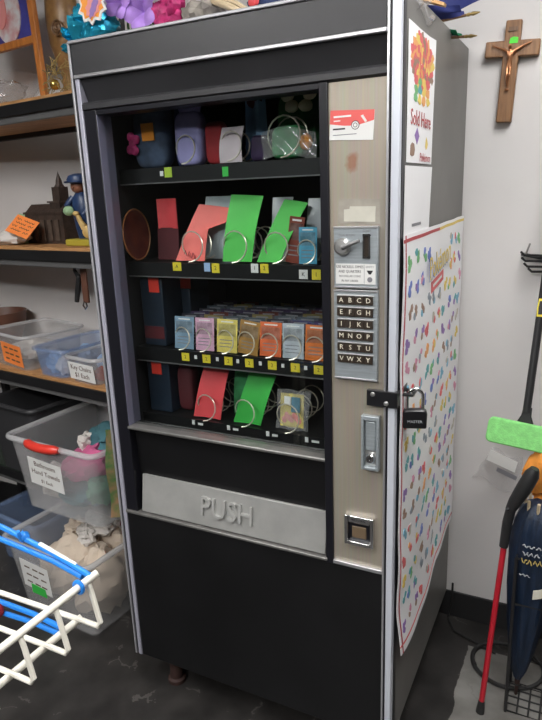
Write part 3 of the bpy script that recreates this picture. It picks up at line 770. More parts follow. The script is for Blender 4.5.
def code(g, P):
    m = MB(); p = P(.45, .16); m.bb(p+V((.0004, -.04, -.003)), p+V((.0010, .04, .003)), 'grey_ink'); m.build('printed_line', g, smooth=False)
notice('plain_notice', 'small mostly blank white paper notice above the large colourful poster', .030, .255, 1.366, 1.510, .0, code)

g = thing('wall_poster', 'large white poster covered in tiny colourful figures taped to machine side', 'poster', (SX+.004, .33, .37))
def PP(u, v):
    y = .012+.672*u; zb = .385-.045*math.sin(PI*min(1, u*1.6))*(1 if u < .6 else .4)-.02*(1-u); zt = 1.372+.008*u
    cx = abs((u*4) % 1-.5); cz = abs((v*5) % 1-.5)
    d = .004+.0045*cx*.6+.004*cz*.5+.004*noise.noise(V((u*5, v*6, 0)))+.012*max(0, .12-v)/.12*(1-u)
    return side(y, zb+(zt-zb)*v, max(.0012, d))
MB().sheet(PP, 24, 40, .0008, 'white_paper').build('paper', g)
m = MB()
for i in range(10):
    for j in range(16):
        u = .085+.094*i+.012*((j*7+i) % 3-1); v = .945-.0585*j+.006*((i*5+j) % 3-1)
        if .36 < u < .66 and v > .845: continue
        cidx = (i//3*5+j*2+(i*j) % 2) % 12
        if j < 5 and i < 3: cidx = [3, 5, 8, 6, 7][j]
        for q in range(3): patch(m, PP, u+.014*math.cos(2.1*q+i), v+.009*math.sin(2.1*q+j), .019, .0105, 'print_%d' % ((cidx+(q*(i % 3) if q < 2 else 0)) % 12), 6, i*40+j*3+q, .0012+.0002*q)
m.build('printed_figures', g, smooth=False)
m = MB()
for k in range(30):
    v0, v1 = k/30, (k+.98)/30
    a = [PP(.022, v0), PP(.034, v0), PP(.034, v1), PP(.022, v1)]
    m.add([p+V((.0003, 0, 0)) for p in a]+[p+V((.0010, 0, 0)) for p in a], [(0, 3, 2, 1), (4, 5, 6, 7), (0, 1, 5, 4), (1, 2, 6, 5), (2, 3, 7, 6), (3, 0, 4, 7)], 'red_ink')
for k in range(24):
    u0, u1 = k/24, (k+.98)/24
    for va, vb, mm in ((.985, .992, 'red_ink' if k < 12 else 'print_2'), (.02, .025, 'print_0')):
        a = [PP(u0, va), PP(u1, va), PP(u1, vb), PP(u0, vb)]
        m.add([p+V((.0003, 0, 0)) for p in a]+[p+V((.0010, 0, 0)) for p in a], [(0, 3, 2, 1), (4, 5, 6, 7), (0, 1, 5, 4), (1, 2, 6, 5), (2, 3, 7, 6), (3, 0, 4, 7)], mm)
m.build('printed_border', g, smooth=False)
tw = V((0, -.12, 1)).normalized(); tu = V((0, 1, .12)).normalized()
m = MB(); m.text('Pokémon', PP(.50, .915)+V((.0060, .002, -.002)), .083, 'print_5', u=tu, w=tw, n=(1, 0, 0), sx=.80, raise_=.004)
m.text('Pokémon', PP(.50, .915)+V((.0068, 0, 0)), .080, 'print_2', u=tu, w=tw, n=(1, 0, 0), sx=.80, raise_=.004); m.build('lettering', g, smooth=False)
m = MB(); p = PP(.50, .862); m.prism([(-.07, -.014), (.07, -.014), (.07, .014), (-.07, .014)], p+V((.0006, 0, 0)), tu, tw, (1, 0, 0), .0007, 'print_0'); m.prism([(-.05, -.003), (.05, -.003), (.05, .004), (-.05, .004)], p+V((.0012, 0, 0)), tu, tw, (1, 0, 0), .0004, 'label_white')
m.build('red_banner', g, smooth=False)

g = thing('padlock', 'black padlock with steel shackle hanging on the machine hasp', 'padlock', (.832, .046, .925))
ld = V((.95, .30, 0)).normalized(); ln_ = V((.30, -.95, 0)).normalized(); lc = V((.833, .046, .950))
m = MB(); m.prism([(-.026, .0), (.026, .0), (.027, .038), (.022, .044), (-.022, .044), (-.027, .038)], lc-ln_*.011, ld, (0, 0, 1), ln_, .022, 'black_gloss'); m.build('lock_body', g, bevel=.004)
m = MB(); m.tube([lc-ld*.017+V((0, 0, .042))]+[lc-ld*(.017*math.cos(PI*k/10))+V((0, 0, .073+.017*math.sin(PI*k/10))) for k in range(11)]+[lc+ld*.017+V((0, 0, .042))], .0040, 'chrome', 10); m.build('shackle', g)
m = MB(); m.text('MASTER', lc+ln_*.0112+V((0, 0, .017)), .009, 'print_grey', u=ld, n=ln_); m.build('lettering', g, smooth=False)

# ------------------------------------------------------------------ on top of the machine
TZ = 1.8335
g = thing('wrapped_toy', 'white toy in shiny turquoise foil wrap with orange starburst tag', 'toy', (-.02, .14, TZ))
MB().ball((-.02, .14, TZ+.105), (.052, .045, .065), 'plush_white', 20, .08, 20, 3).build('toy_body', g)
m = MB()
for k, (x, z, r, s) in enumerate(((-0.062, .055, .042, 1), (-0.022, .045, .044, 2), (0.006, .050, .036, 3), (-0.094, .014, .030, 4), (-0.042, .085, .03, 5), (-0.096, .046, .018, 6))): m.ball((x, .12, TZ+z), (r, .04, min(r, z)*.98), 'foil_blue', 16, .45, 30, s)
m.build('foil_wrap', g)
m = MB()
pts = [((.040+.010*(k % 2))*math.cos(2*PI*k/22)*(.9+.1*math.sin(k)), (.042+.010*(k % 2))*math.sin(2*PI*k/22)) for k in range(22)]
m.prism(pts, (.018, .070, TZ+.098), (1, 0, -.2), (.2, 0, 1), (0, -1, 0), .003, 'label_white')
m.prism([(a*.82, b*.82) for a, b in pts], (.018, .067, TZ+.098), (1, 0, -.2), (.2, 0, 1), (0, -1, 0), .001, 'orange_tag')
m.prism([(a*.42, b*.6) for a, b in pts], (.025, .066, TZ+.092), (1, 0, -.6), (.6, 0, 1), (0, -1, 0), .001, 'pink_print')
m.prism([(a*.18, b*.55) for a, b in pts], (.028, .065, TZ+.088), (1, 0, -.6), (.6, 0, 1), (0, -1, 0), .001, 'print_6')
m.build('starburst_tag', g)

def flower(mb, c, r, n, mt, seed, tilt=.5):
    for k in range(n):
        a = 2*PI*k/n+seed
        dd = .8+.3*((k*7) % 3)/2
        d = V((math.cos(a), -.45, math.sin(a))).normalized(); s = V((-math.sin(a), 0, math.cos(a)))
        def fn(u, v, d=d, s=s):
            w = math.sin(PI*min(.98, v*.92+.06))**.7
            return V(c)+d*(r*v)+s*((u-.5)*r*.85*w)+V((0, -.25*r*math.sin(PI*v)*(1-abs(u-.5)), 0))
        mb.sheet(fn, 5, 7, .001, mt)
g = thing('orchid_bunch', 'bunch of lilac silk orchids lying on top of the machine', 'silk flowers', (.11, .15, TZ))
m = MB()
for k, (x, z, r) in enumerate(((.068, .098, .046), (.128, .070, .056), (.160, .120, .045), (.100, .150, .045))): flower(m, (x, .12+.01*(k % 2), TZ+z), r, 5, 'orchid', k*.7)
m.build('petals', g)
m = MB()
for k in range(9): m.tube([(.06+.012*k, .17, TZ+.002), (.058+.013*k, .15, TZ+.05), (.07+.010*k, .135, TZ+.08)], .003, 'leaf', 6)
for k in range(6): m.ball((.055+.022*k, .165, TZ+.030), (.015, .006, .028), 'leaf', 10, R=Ry(.5*(-1)**k))
m.build('stems', g)
g = thing('carnation_bunch', 'dark pink silk carnations beside the lilac orchids', 'silk flowers', (.20, .15, TZ))
m = MB()
for k, (x, z, r) in enumerate(((.185, .055, .034), (.215, .075, .030), (.205, .030, .028), (.225, .042, .022))):
    for q in range(9): m.ball((x+r*.5*math.cos(q*2.4), .13-.008*(q % 3), TZ+z+r*.5*math.sin(q*2.4)), r*.5, 'magenta', 10, .5, 40, k*10+q)
m.build('petals', g)
m = MB()
for k in range(5): m.tube([(.185+.012*k, .17, TZ+.001), (.19+.01*k, .15, TZ+.05)], .003, 'leaf', 6)
m.build('stems', g)
tag(MB().ball((.292, .15, TZ+.036), (.055, .06, .037), 'grey_fluff', 22, .4, 30, 4).build('fleece_bundle'), 'grey fleecy bundle right of the dark pink carnations', 'bundle')
g = thing('toy_brush', 'blue toy with pale wooden handle lying on top of machine', 'toy', (.38, .12, TZ))
MB().ball((.375, .14, TZ+.021), (.045, .03, .022), 'blue_toy', 16).build('blue_head', g)
m = MB(); m.tube([(.318, .13, TZ+.068), (.375, .11, TZ+.042), (.432, .09, TZ+.010)], [.007, .008, .009], 'pale_wood', 8); m.tube([(.33, .145, TZ+.075), (.39, .125, TZ+.048), (.445, .105, TZ+.012)], [.005, .006, .006], 'pale_wood', 8); m.build('handle', g)
g = thing('navy_fabric', 'crumpled navy fabric with small red patch on top of machine', 'fabric', (.455, .16, TZ))
MB().ball((.450, .165, TZ+.036), (.050, .05, .037), 'navy_cloth', 20, .25, 20, 8).build('fabric', g)
MB().ball((.435, .118, TZ+.045), (.014, .006, .012), 'red_paper', 12).build('red_patch', g)
m = MB()
for k in range(6): m.tube([(.492+.010*k, .15, TZ+.0015), (.480+.014*k, .155, TZ+.035), (.470+.018*k, .16, TZ+.075)], .0014, 'dull_silver', 6)
tag(m.build('wire_bundle'), 'bundle of thin grey wires standing between navy fabric and basket', 'wire bundle')
g = thing('wicker_basket', 'orange-brown wicker basket on top of machine', 'basket', (.615, .19, TZ))
MB().lathe([(0, .002), (.055, .002), (.060, 0), (.078, .075), (.082, .095), (.076, .095), (.070, .07), (.055, .008), (0, .008)], (.620, .19, TZ), 'wicker', 28).build('basket_body', g)
m = MB()
for k in range(20):
    a = 2*PI*k/20; m.tube([(.620+.061*math.cos(a), .19+.061*math.sin(a), TZ+.004), (.620+.083*math.cos(a), .19+.083*math.sin(a), TZ+.095)], .003, 'orange_wood', 6)
m.build('stakes', g)
MB().tube([(.620+.083*math.cos(2*PI*k/28), .19+.083*math.sin(2*PI*k/28), TZ+.096) for k in range(28)], .005, 'orange_wood', 8, True).build('rim', g)

def hand_flag(label, c0, c1, flagpts, fm, tip):
    g = thing('stick_flag', label, 'flag', ((c0[0]+c1[0])/2, c0[1], c0[2]))
    MB().tube([c0, c1], .0032, 'brown_wood', 8).build('stick', g)
    d = (V(c1)-V(c0)).normalized()
    MB().lathe([(.0030, 0), (.0042, .006), (.0030, .010), (.0048, .016), (.001, .032)], c1, tip, 12, d).build('finial', g)
    p0, p1, p2, p3 = [V(p) for p in flagpts]
    def fn(u, v):
        a = p0.lerp(p1, u); b = p3.lerp(p2, u); q = a.lerp(b, v)
        return q+V((0, .006*math.sin(6*u+3*v), .004*math.sin(7*v)*u))
    MB().sheet(fn, 12, 10, .0012, fm).build('flag_cloth', g)
hand_flag('navy flag on a stick jutting highest over the machine edge', (.58, .44, TZ+.005), (.846, .40, 1.849), [(.740, .42, 1.842), (.842, .402, 1.850), (.832, .385, 1.868), (.73, .37, 1.878)], 'flag_navy', 'brass_tip')
hand_flag('green flag on a stick jutting out lowest at the machine edge', (.60, .50, TZ+.0045), (.836, .44, 1.812), [(.760, .485, 1.836), (.832, .442, 1.813), (.818, .425, 1.824), (.76, .44, 1.846)], 'flag_green', 'brass_tip')
g = thing('pennant', 'upright navy pennant cloth standing above the two stick flags', 'flag', (.79, .50, TZ))
MB().sheet(lambda u, v: (.752+.115*u*(1-.25*v)+.03*v, .50+.01*math.sin(5*u), 1.875+.13*v+.025*u*(1-v)), 10, 10, .0014, 'flag_navy').build('flag_cloth', g)
MB().tube([(.754, .505, TZ), (.775, .505, 2.02)], .004, 'brown_wood', 8).build('stick', g)
tag(MB().box((.765, .26, 1.866), (.13, .022, .006), 'ruler_tan', Ry(.36)).build('wooden_ruler'), 'tan wooden ruler lying across machine top near right edge', 'ruler')
tag(MB().sheet(lambda u, v: (.800+.012*math.sin(9*u), .10+.14*v, 1.80+.06*u+.01*math.sin(7*v)), 10, 8, .0008, 'cellophane').build('plastic_wrap'), 'scrap of clear plastic wrap draped over top right machine edge', 'plastic wrap')

# ------------------------------------------------------------------ crucifix on the wall
g = thing('crucifix', 'wooden crucifix with bronze figure hanging on the wall', 'crucifix', (.915, WY-.012, 1.63))
R = Ry(.055)
c0 = V((.9165, WY-.0125, 1.812))
def cx(p): return c0+R @ V(p)
MB().box(cx((0, 0, -.055)), (.040, .024, .255), 'cross_wood', R).build('upright', g, bevel=.003)
MB().box(cx((.002, -.0005, .003)), (.138, .022, .040), 'cross_wood', R).build('crossbar', g, bevel=.003)
m = MB(); m.box(cx((.0, -.014, .050)), (.022, .002, .010), 'brown_wood', R); m.build('title_plate', g)
m = MB(); m.prism([(-.010, -.006), (.012, -.006), (.012, .008), (.0, .010), (-.008, .007)], cx((.003, -.0125, .021)), R @ V((1, 0, 0)), R @ V((0, 0, 1)), (0, -1, 0), .001, 'green_dot'); m.build('price_dot', g)
me = bpy.data.meshes.new('corpus')
J = {'pelvis': (0, -.020, -.038), 'waist': (0, -.020, -.028), 'chest': (0, -.022, -.012), 'neck': (0, -.022, .000), 'head': (-.002, -.025, .007), 'top': (-.002, -.025, .013),
     'ls': (-.010, -.021, -.004), 'le': (-.028, -.018, .004), 'lh': (-.050, -.016, .012), 'rs': (.010, -.021, -.004), 're': (.028, -.018, .006), 'rh': (.050, -.016, .016),
     'lhip': (-.004, -.020, -.044), 'lk': (-.003, -.026, -.066), 'lf': (.000, -.018, -.092), 'rhip': (.004, -.020, -.044), 'rk': (.004, -.027, -.065), 'rf': (.001, -.020, -.094)}
E_ = [('pelvis', 'waist'), ('waist', 'chest'), ('chest', 'neck'), ('neck', 'head'), ('head', 'top'), ('chest', 'ls'), ('ls', 'le'), ('le', 'lh'), ('chest', 'rs'), ('rs', 're'), ('re', 'rh'), ('pelvis', 'lhip'), ('lhip', 'lk'), ('lk', 'lf'), ('pelvis', 'rhip'), ('rhip', 'rk'), ('rk', 'rf')]
rad = dict(pelvis=.0062, waist=.0056, chest=.0072, neck=.003, head=.0055, top=.004, ls=.0038, le=.0026, lh=.002, rs=.0038, re=.0026, rh=.002, lhip=.0042, lk=.0034, lf=.0024, rhip=.0042, rk=.0034, rf=.0024)
ks = list(J); go = ORG[g]
me.from_pydata([cx(J[k])-go for k in ks], [(ks.index(a), ks.index(b)) for a, b in E_], [])
ob = bpy.data.objects.new('corpus', me); C.objects.link(ob); ob.parent = g; me.materials.append(M['bronze'])
sk = ob.modifiers.new('skin', 'SKIN')
if not me.skin_vertices: 
    bpy.context.view_layer.objects.active = ob
for i, k in enumerate(ks):
    me.skin_vertices[0].data[i].radius = (rad[k], rad[k])
me.skin_vertices[0].data[0].use_root = True
s2 = ob.modifiers.new('subdivision', 'SUBSURF'); s2.levels = 2; s2.render_levels = 2
m = MB(); m.ball(cx((.0005, -.018, -.100)), (.006, .004, .003), 'bronze', 10); m.build('foot_rest', g)

# ------------------------------------------------------------------ storage shelf on the left
SD = V((-.992, .126, 0)); SN = V((.126, .992, 0)); S0 = V((-.066, .26, 0))   # right front corner; along, into
SYAW = math.atan2(-.126, .992)
def sp(a, b, z): return S0+SD*a+SN*b+V((0, 0, z))
RS = Rz(SYAW)
shf = thing('storage_shelf', 'black storage shelf unit with wooden boards beside the vending machine', 'shelf', sp(.56, .14, 0))
SL, SDp = 1.25, .268
for z, nm in ((1.770, 't'), (1.300, 'm'), (.828, 'l'), (.395, 'b')):
    MB().box(sp(SL/2, SDp/2+.002, z+.010), (SL-.01, SDp+.01, .012), 'shelf_wood' if nm != 'b' else 'dark_board', RS).build('shelf_board', shf, smooth=False)
    MB().box(sp(SL/2, SDp/2, z-.042), (SL-.03, SDp-.03, .006), 'shelf_wood', RS).build('shelf_underside', shf, smooth=False)
    b = MB(); b.box(sp(SL/2, 0, z-.012), (SL, .022, .036), 'shelf_black', RS); b.box(sp(SL/2, SDp, z-.028), (SL, .022, .068), 'shelf_black', RS)
    b.box(sp(.0, SDp/2, z-.012), (.02, SDp, .036), 'shelf_black', RS); b.box(sp(SL, SDp/2, z-.012), (.02, SDp, .036), 'shelf_black', RS)
    b.build('shelf_beam', shf, bevel=.002)
    MB().box(sp(SL/2, .006, z-.040), (SL-.01, .014, .022), 'shelf_grey', RS).build('beam_lip', shf, bevel=.002)
for a in (.0, SL):
    for b_ in (0, SDp):
        MB().box(sp(a, b_+.003, .98), (.032, .026, 1.96), 'shelf_black', RS).build('post', shf, bevel=.002)
ZB = .0165
# ---- top board items
z = 1.770+ZB
def at_shelf(a, b, z): return sp(a, b, z)
g = thing('picture_stand', 'orange wooden stand holding a framed blue and red picture', 'picture stand', sp(.60, .15, z))
u = V((.992, -.126, 0)); w = V((.035, 0, 1)).normalized(); n = V((-.126, -.992, 0))
o = sp(.500, .13, z)
def bar(p, q, wd, nm, mt='orange_wood'):
    mb = MB(); p = V(p); q = V(q)
    d = (q-p); L = d.length; d.normalize(); s = d.cross(n).normalized()
    mb.prism([(0, -wd/2), (L, -wd/2), (L, wd/2), (0, wd/2)], p, d, s, n, .018, mt); return mb.build(nm, g, bevel=.002)
bar(o, o+V((-.012, .0, .40)), .026, 'stile'); bar(o-u*.36, o-u*.372+V((0, 0, .40)), .026, 'stile'); bar(o-u*.35+V((0, 0, .200)), o-u*.015+V((0, 0, .203)), .024, 'rail'); bar(o-u*.36+V((0, 0, .388)), o-u*.02+V((0, 0, .388)), .024, 'rail')
MB().prism([(-.35, .21), (-.018, .21), (-.026, .38), (-.36, .38)], o-n*.004, u, (0, 0, 1), n, .004, 'picture_blue').build('picture', g, smooth=False)
m = MB(); m.lathe([(.09, 0), (.09, .003), (0, .004)], o-u*.155+V((0, 0, .30))+n*.001, 'picture_white', 28, n, sc=(.8, 1.0)); m.build('oval_print', g)
m = MB(); m.lathe([(.05, 0), (.05, .003), (0, .004)], o-u*.19+V((0, 0, .32))+n*.005, 'pink_print', 28, n, sc=(.7, 1.2)); m.build('pink_print', g)
g = thing('glass_bowl', 'clear glass bowl holding crumpled cellophane on the top shelf', 'bowl', sp(.66, .08, z))
cb = sp(.640, .075, z)
MB().lathe([(0, .004), (.055, .004), (.058, 0), (.064, .004), (.105, .05), (.125, .095), (.121, .095), (.100, .052), (.058, .010), (0, .010)], cb, 'bowl_glass', 36).build('bowl_body', g)
MB().ball(cb+V((0, 0, .050)), (.070, .06, .035), 'cellophane', 20, .35, 30, 3).build('cellophane', g)
g = thing('carved_gourd', 'tall carved brown wooden vessel with round rosette on top shelf', 'wooden vessel', sp(.40, .12, z))
cg = sp(.475, .21, z)
MB().lathe([(.030, 0), (.034, .01), (.026, .04), (.024, .10), (.040, .14), (.058, .20), (.064, .27), (.060, .33), (.045, .37), (.02, .39), (0, .393)], cg, 'gourd_wood', 30, sc=(1, .7)).build('vessel_body', g)
m = MB()
for r_ in (.022, .013, .006): m.tube([cg+V((.020, -.050, .235))+V((math.cos(2*PI*k/20)*r_, 0, math.sin(2*PI*k/20)*r_)) for k in range(20)], .0035, 'brown_wood', 6, True)
m.build('rosette', g)
g = thing('gold_ornament', 'gold ball ornament nested in dry golden twigs on top shelf', 'ornament', sp(.34, .06, z))
cg = sp(.375, .085, z)
MB().ball(cg+V((.0, -.02, .040)), .016, 'gold', 16).build('gold_ball', g)
m = MB(); rnd = random.Random(3)
for k in range(70):
    a = rnd.uniform(0, 2*PI); e = rnd.uniform(-.1, 1.3); r_ = rnd.uniform(.030, .052)
    p = cg+V((math.cos(a)*r_*math.cos(e), math.sin(a)*r_*math.cos(e)*.8, .006+abs(math.sin(e))*r_*2.2))
    q = p+V((rnd.uniform(-.035, .035), rnd.uniform(-.02, .02), rnd.uniform(-.02, .04))); q.z = max(q.z, z+.003)
    m.tube([p, (p+q)/2+V((.004, 0, .006)), q], .0018, 'twig_gold', 5)
m.build('twig_nest', g)
# ---- middle board items
z = 1.300+ZB
g = thing('church_model', 'brown model church with tall steeple on the middle shelf', 'model building', sp(.42, .10, z))
cm = sp(.565, .172, z)
def mb_box(dx0, dx1, dy0, dy1, z0, z1, mt, mb): 
    p = cm-SD*((dx0+dx1)/2)+SN*((dy0+dy1)/2)+V((0, 0, (z0+z1)/2)); mb.box(p, (dx1-dx0, dy1-dy0, z1-z0), mt, RS)
m = MB(); mb_box(-.125, .09, -.06, .06, 0, .105, 'castle_brown', m)
for k in range(5): mb_box(-.112+.040*k, -.090+.040*k, -.066, -.058, .012, .085, 'castle_light', m)
mb_box(-.13, .095, -.064, .064, .105, .113, 'castle_brown', m); m.build('walls', g)
m = MB()
p = cm-SD*(-.05)
m.prism([(-.060, .113), (.060, .113), (.03, .140), (-.03, .140)], cm-SD*(-.12), SN, (0, 0, 1), -SD, .205, 'castle_brown'); m.build('roof', g)
m = MB(); mb_box(.014, .070, -.05, .01, .11, .150, 'castle_brown', m); mb_box(.008, .076, -.056, .016, .144, .150, 'castle_light', m); mb_box(.022, .062, -.040, .000, .150, .198, 'castle_brown', m)
tp = cm-SD*(.042)+SN*(-.02)
m.lathe([(.020, .196), (.012, .208), (.010, .222), (.004, .238), (0, .252)], tp, 'castle_brown', 8); m.build('steeple', g)
g = thing('boy_figurine', 'figurine of a boy in blue coat and cap with a goose', 'figurine', sp(.332, .085, z))
FIG = g
cf = sp(.332, .085, z)
MB().prism([(-.045, 0), (.045, 0), (.045, .022), (-.045, .022)], cf-SN*.03, -SD, (0, 0, 1), SN, .06, 'base_olive').build('base', g, bevel=.004)
m = MB()
for s in (-1, 1): m.tube([cf+V((.012*s, .005, .02)), cf+V((.013*s, .0, .055)), cf+V((.014*s, .0, .095))], [.010, .011, .014], 'coat_blue', 10)
m.build('trousers', g)
m = MB(); m.lathe([(.026, .085), (.030, .10), (.026, .13), (.024, .15), (.016, .165), (.010, .17)], cf, 'coat_blue', 18, sc=(1, .75))
m.tube([cf+V((-.024, 0, .155)), cf+V((-.036, -.012, .13)), cf+V((-.022, -.026, .112))], [.010, .009, .007], 'coat_blue', 10); m.tube([cf+V((.024, 0, .155)), cf+V((.036, -.012, .125)), cf+V((.024, -.026, .10))], [.010, .009, .007], 'coat_blue', 10); m.build('coat', g)
m = MB(); m.ball(cf+V((-.022, -.026, .112)), (.016, .010, .016), 'mint', 12); m.build('basket', g)
m = MB(); m.ball(cf+V((-.002, -.004, .186)), (.019, .018, .022), 'face_brown', 16); m.ball(cf+V((-.004, -.022, .184)), (.004, .004, .004), 'face_brown', 8); m.build('head', g)
m = MB(); m.lathe([(.020, .195), (.030, .200), (.031, .208), (.026, .220), (.012, .226), (0, .227)], cf+V((0, .0, 0)), 'coat_blue', 20); m.prism([(.028*math.cos(a), .022*math.sin(a)) for a in [PI*k/8 for k in range(9)]], cf+V((-.002, -.016, .197)), (1, 0, 0), (0, -1, .1), (0, 0, 1), .004, 'coat_blue'); m.build('cap', g)
m = MB(); m.ball(cf+V((.028, -.018, .044)), (.017, .014, .021), 'goose_yellow', 14); m.tube([cf+V((.020, -.02, .055)), cf+V((.010, -.024, .080)), cf+V((.006, -.026, .098))], [.010, .007, .006], 'goose_yellow', 10); m.ball(cf+V((.003, -.028, .103)), (.009, .008, .008), 'goose_yellow', 10); m.build('goose', g)
FIG.scale = (1.35, 1.3, 1.04)
g = thing('orange_note', 'tilted orange handwritten note leaning on the church model', 'note', sp(.56, .04, z))
q0, q1, q2 = V((-.721, .412, 1.4225)), V((-.600, .397, 1.3915)), V((-.741, .363, 1.370))
on = q2; uu = (q1-q0).normalized(); ww = (q0-q2); NW = ww.length; ww.normalize(); ww = (ww-uu*ww.dot(uu)).normalized(); nn = uu.cross(ww)
MB().prism([(0, 0), (.123, 0), (.123, .077), (0, .077)], on, uu, ww, nn, .001, 'neon_orange').build('card', g, smooth=False)
m = MB()
for k in range(4):
    for q in range(3):
        a0 = .012+.034*q+.006*((k+q) % 2)
        m.tube([on+uu*(a0+.0052*t)+ww*(.062-.015*k+.0035*math.sin(2.3*t+k+q))+nn*.0014 for t in range(6)], .0011, 'brown_ink', 5)
m.build('handwriting', g, smooth=False)
tag(MB().ball(sp(.715, .060, z+.026), (.075, .05, .029), 'white_cloth', 20, .3, 25, 2).build('folded_cloth'), 'crumpled white cloth at left end of the middle shelf', 'cloth')
tag(MB().ball(sp(.735, .150, z+.050), (.060, .035, .058), 'mint', 18, .35, 30, 5).build('green_packet'), 'mint green packet behind the orange note', 'packet')
tag(MB().ball(sp(.645, .125, z+.045), (.022, .022, .046), 'black_plastic', 14, .2, 30, 6).build('black_pouch'), 'small black pouch between mint packet and church model', 'pouch')
g = thing('hanging_strap', 'black strap and brown leather tab hanging below middle shelf', 'strap', sp(.325, .04, 1.11))
m = MB(); m.tube([sp(0.357, .045, 1.250), sp(0.367, .05, 1.235), sp(0.347, .05, 1.212), sp(0.362, .05, 1.165), sp(0.374, .05, 1.125)], [.004, .006, .009, .010, .008], 'black_plastic', 8); m.build('black_strap', g)
m = MB(); m.box(sp(0.322, .05, 1.185), (.028, .008, .12), 'leather', RS); m.tube([sp(0.322, .05, 1.245), sp(0.322, .05, 1.250)], .006, 'leather', 8); m.build('leather_tab', g, bevel=.003)
m = MB(); m.tube([sp(0.330, .048, 1.130), sp(0.340, .048, 1.115), sp(0.330, .048, 1.102), sp(0.320, .048, 1.112), sp(0.324, .048, 1.128)], .003, 'chrome', 8); m.build('metal_ring', g)

# ---- tapered plastic bins
def bin_(name, label, cx_, cy_, z, wb, db, h, flare, mt, yaw, rimw=.014, wall=.003, handle=None):
    g = thing(name, label, 'bin', (cx_, cy_, z)); Rm = Rz(yaw); c = V((cx_, cy_, z))
    def loop(w, d, r, zz, n=5):
        out = []
        for sx, sy, a0 in ((1, -1, -PI/2), (1, 1, 0), (-1, 1, PI/2), (-1, -1, PI)):
            for k in range(n):
                a = a0+PI/2*k/(n-1)
                out.append(c+Rm @ V((sx*(w/2-r)+r*math.cos(a), sy*(d/2-r)+r*math.sin(a), zz)))
        return out
    L = [loop(wb, db, .03, 0), loop(wb+2*flare, db+2*flare, .03, h), loop(wb+2*flare-2*wall, db+2*flare-2*wall, .03-wall, h), loop(wb-2*wall, db-2*wall, .03-wall, wall)]
    N = len(L[0]); vs = sum(L, []); fs = []
    for i in range(3):
        for k in range(N): fs.append((i*N+k, i*N+(k+1) % N, (i+1)*N+(k+1) % N, (i+1)*N+k))
    fs += [tuple(range(N))[::-1], tuple(range(3*N, 4*N))]
    MB().add(vs, fs, mt).build('bin_body', g)
    rm = MB(); rm.tube(loop(wb+2*flare+rimw*.6, db+2*flare+rimw*.6, .034, h-.004), rimw/2, 'milky_rim' if mt in ('milky_plastic', 'clear_plastic') else mt, 8, True); rm.build('rim', g)
    def face(a, zz, d=0.):   # point on the front face: a across, zz up
        t = zz/h; y = -(db/2+flare*t)-d
        return c+Rm @ V((a, y, zz))
    fu = Rm @ V((1, 0, 0)); fw = (Rm @ V((0, -flare/h, 1))).normalized(); fn_ = fu.cross(fw)
    return g, c, Rm, face, fu, fw, fn_
def label_on(g, face, fu, fw, fn_, a, zz, w, h, lines, size, ink_='brown_ink', paper='label_white', tilt=0., lead=None):
    u2 = (fu*math.cos(tilt)+fw*math.sin(tilt)); w2 = (fw*math.cos(tilt)-fu*math.sin(tilt))
    o = face(a, zz)+fn_*.0005
    q = MB(); q.prism([(-w/2, -h/2), (w/2, -h/2), (w/2, h/2), (-w/2, h/2)], o, u2, w2, fn_, .0008, paper)
    if lines is None:      # faded writing nobody can read: short worn strokes
        for k in range(3):
            for t in range(3):
                a0 = -w*.36+w*.26*t+.004*((k+t) % 2)
                q.prism([(a0, -.0035), (a0+w*.19, -.003), (a0+w*.20, .003), (a0+.002, .0035)], o+fn_*.0008+w2*(h*.27*(1-k)), u2, w2, fn_, .0004, ink_)
        lines = []
    lead = lead or h/(len(lines)+.3)
    for k, s in enumerate(lines): q.text(s, o+fn_*.001+w2*(lead*((len(lines)-1)/2-k)), size if k < 2 or len(lines) < 3 else size*.7, ink_, u=u2, w=w2, n=fn_)
    q.build('paper_label', g, smooth=False)
def lump(c, r, mt, name, label, cat, seed, amp=.35, R=None, group=None):
    return tag(MB().ball(c, r, mt, 26, amp, 22, seed, R).build(name), label, cat, group)
# lower shelf bins
z = .828+ZB
ya = SYAW
p = sp(.775, .145, z)
g, c, Rm, face, fu, fw, fn_ = bin_('storage_bin', 'clear plastic bin with orange sign at left on lower shelf', p.x, p.y, z, .27, .24, .135, .012, 'clear_plastic', ya-.12)
label_on(g, face, fu, fw, fn_, .035, .055, .15, .085, None, .028, 'brown_ink', 'neon_orange', -.05)
lump((p.x, p.y-.02, z+.05), (.09, .09, .036), 'white_cloth', 'cloth_bundle', 'white cloth bundle inside the bin with the orange sign', 'cloth', 11)
p2 = sp(.515, .155, z)
g, c, Rm, face, fu, fw, fn_ = bin_('storage_bin', 'bluish clear bin of white items in the middle of lower shelf', p2.x, p2.y, z, .155, .29, .105, .010, 'blue_clear', ya)
for k, (a, b, hh, mt, lb) in enumerate(((-.03, -.10, .035, 'blue_cloth', 'pale blue cloth at front of the bluish clear bin'), (.032, -.105, .032, 'white_cloth', 'white cloth at front of the bluish clear bin'), (.0, .03, .040, 'blue_cloth', 'pale blue cloth at back of the bluish clear bin'))):
    q = c+Rm @ V((a, b, hh+.004)); lump(q, (.034, .032, hh), mt, 'folded_cloth', lb, 'cloth', 20+k)
p3 = sp(.330, .130, z)
g, c, Rm, face, fu, fw, fn_ = bin_('storage_bin', 'clear bin with white key chains label at right on lower shelf', p3.x, p3.y, z, .150, .24, .095, .010, 'milky_plastic', ya-.05)
label_on(g, face, fu, fw, fn_, -.002, .040, .140, .064, ['Key Chains', '$1 Each'], .025, 'brown_ink', 'label_white', -.02)
q = c+Rm @ V((.0, .02, .045)); lump(q, (.055, .07, .040), 'blue_cloth', 'cloth_bundle', 'pale blue bundle inside the key chains bin', 'cloth', 31)
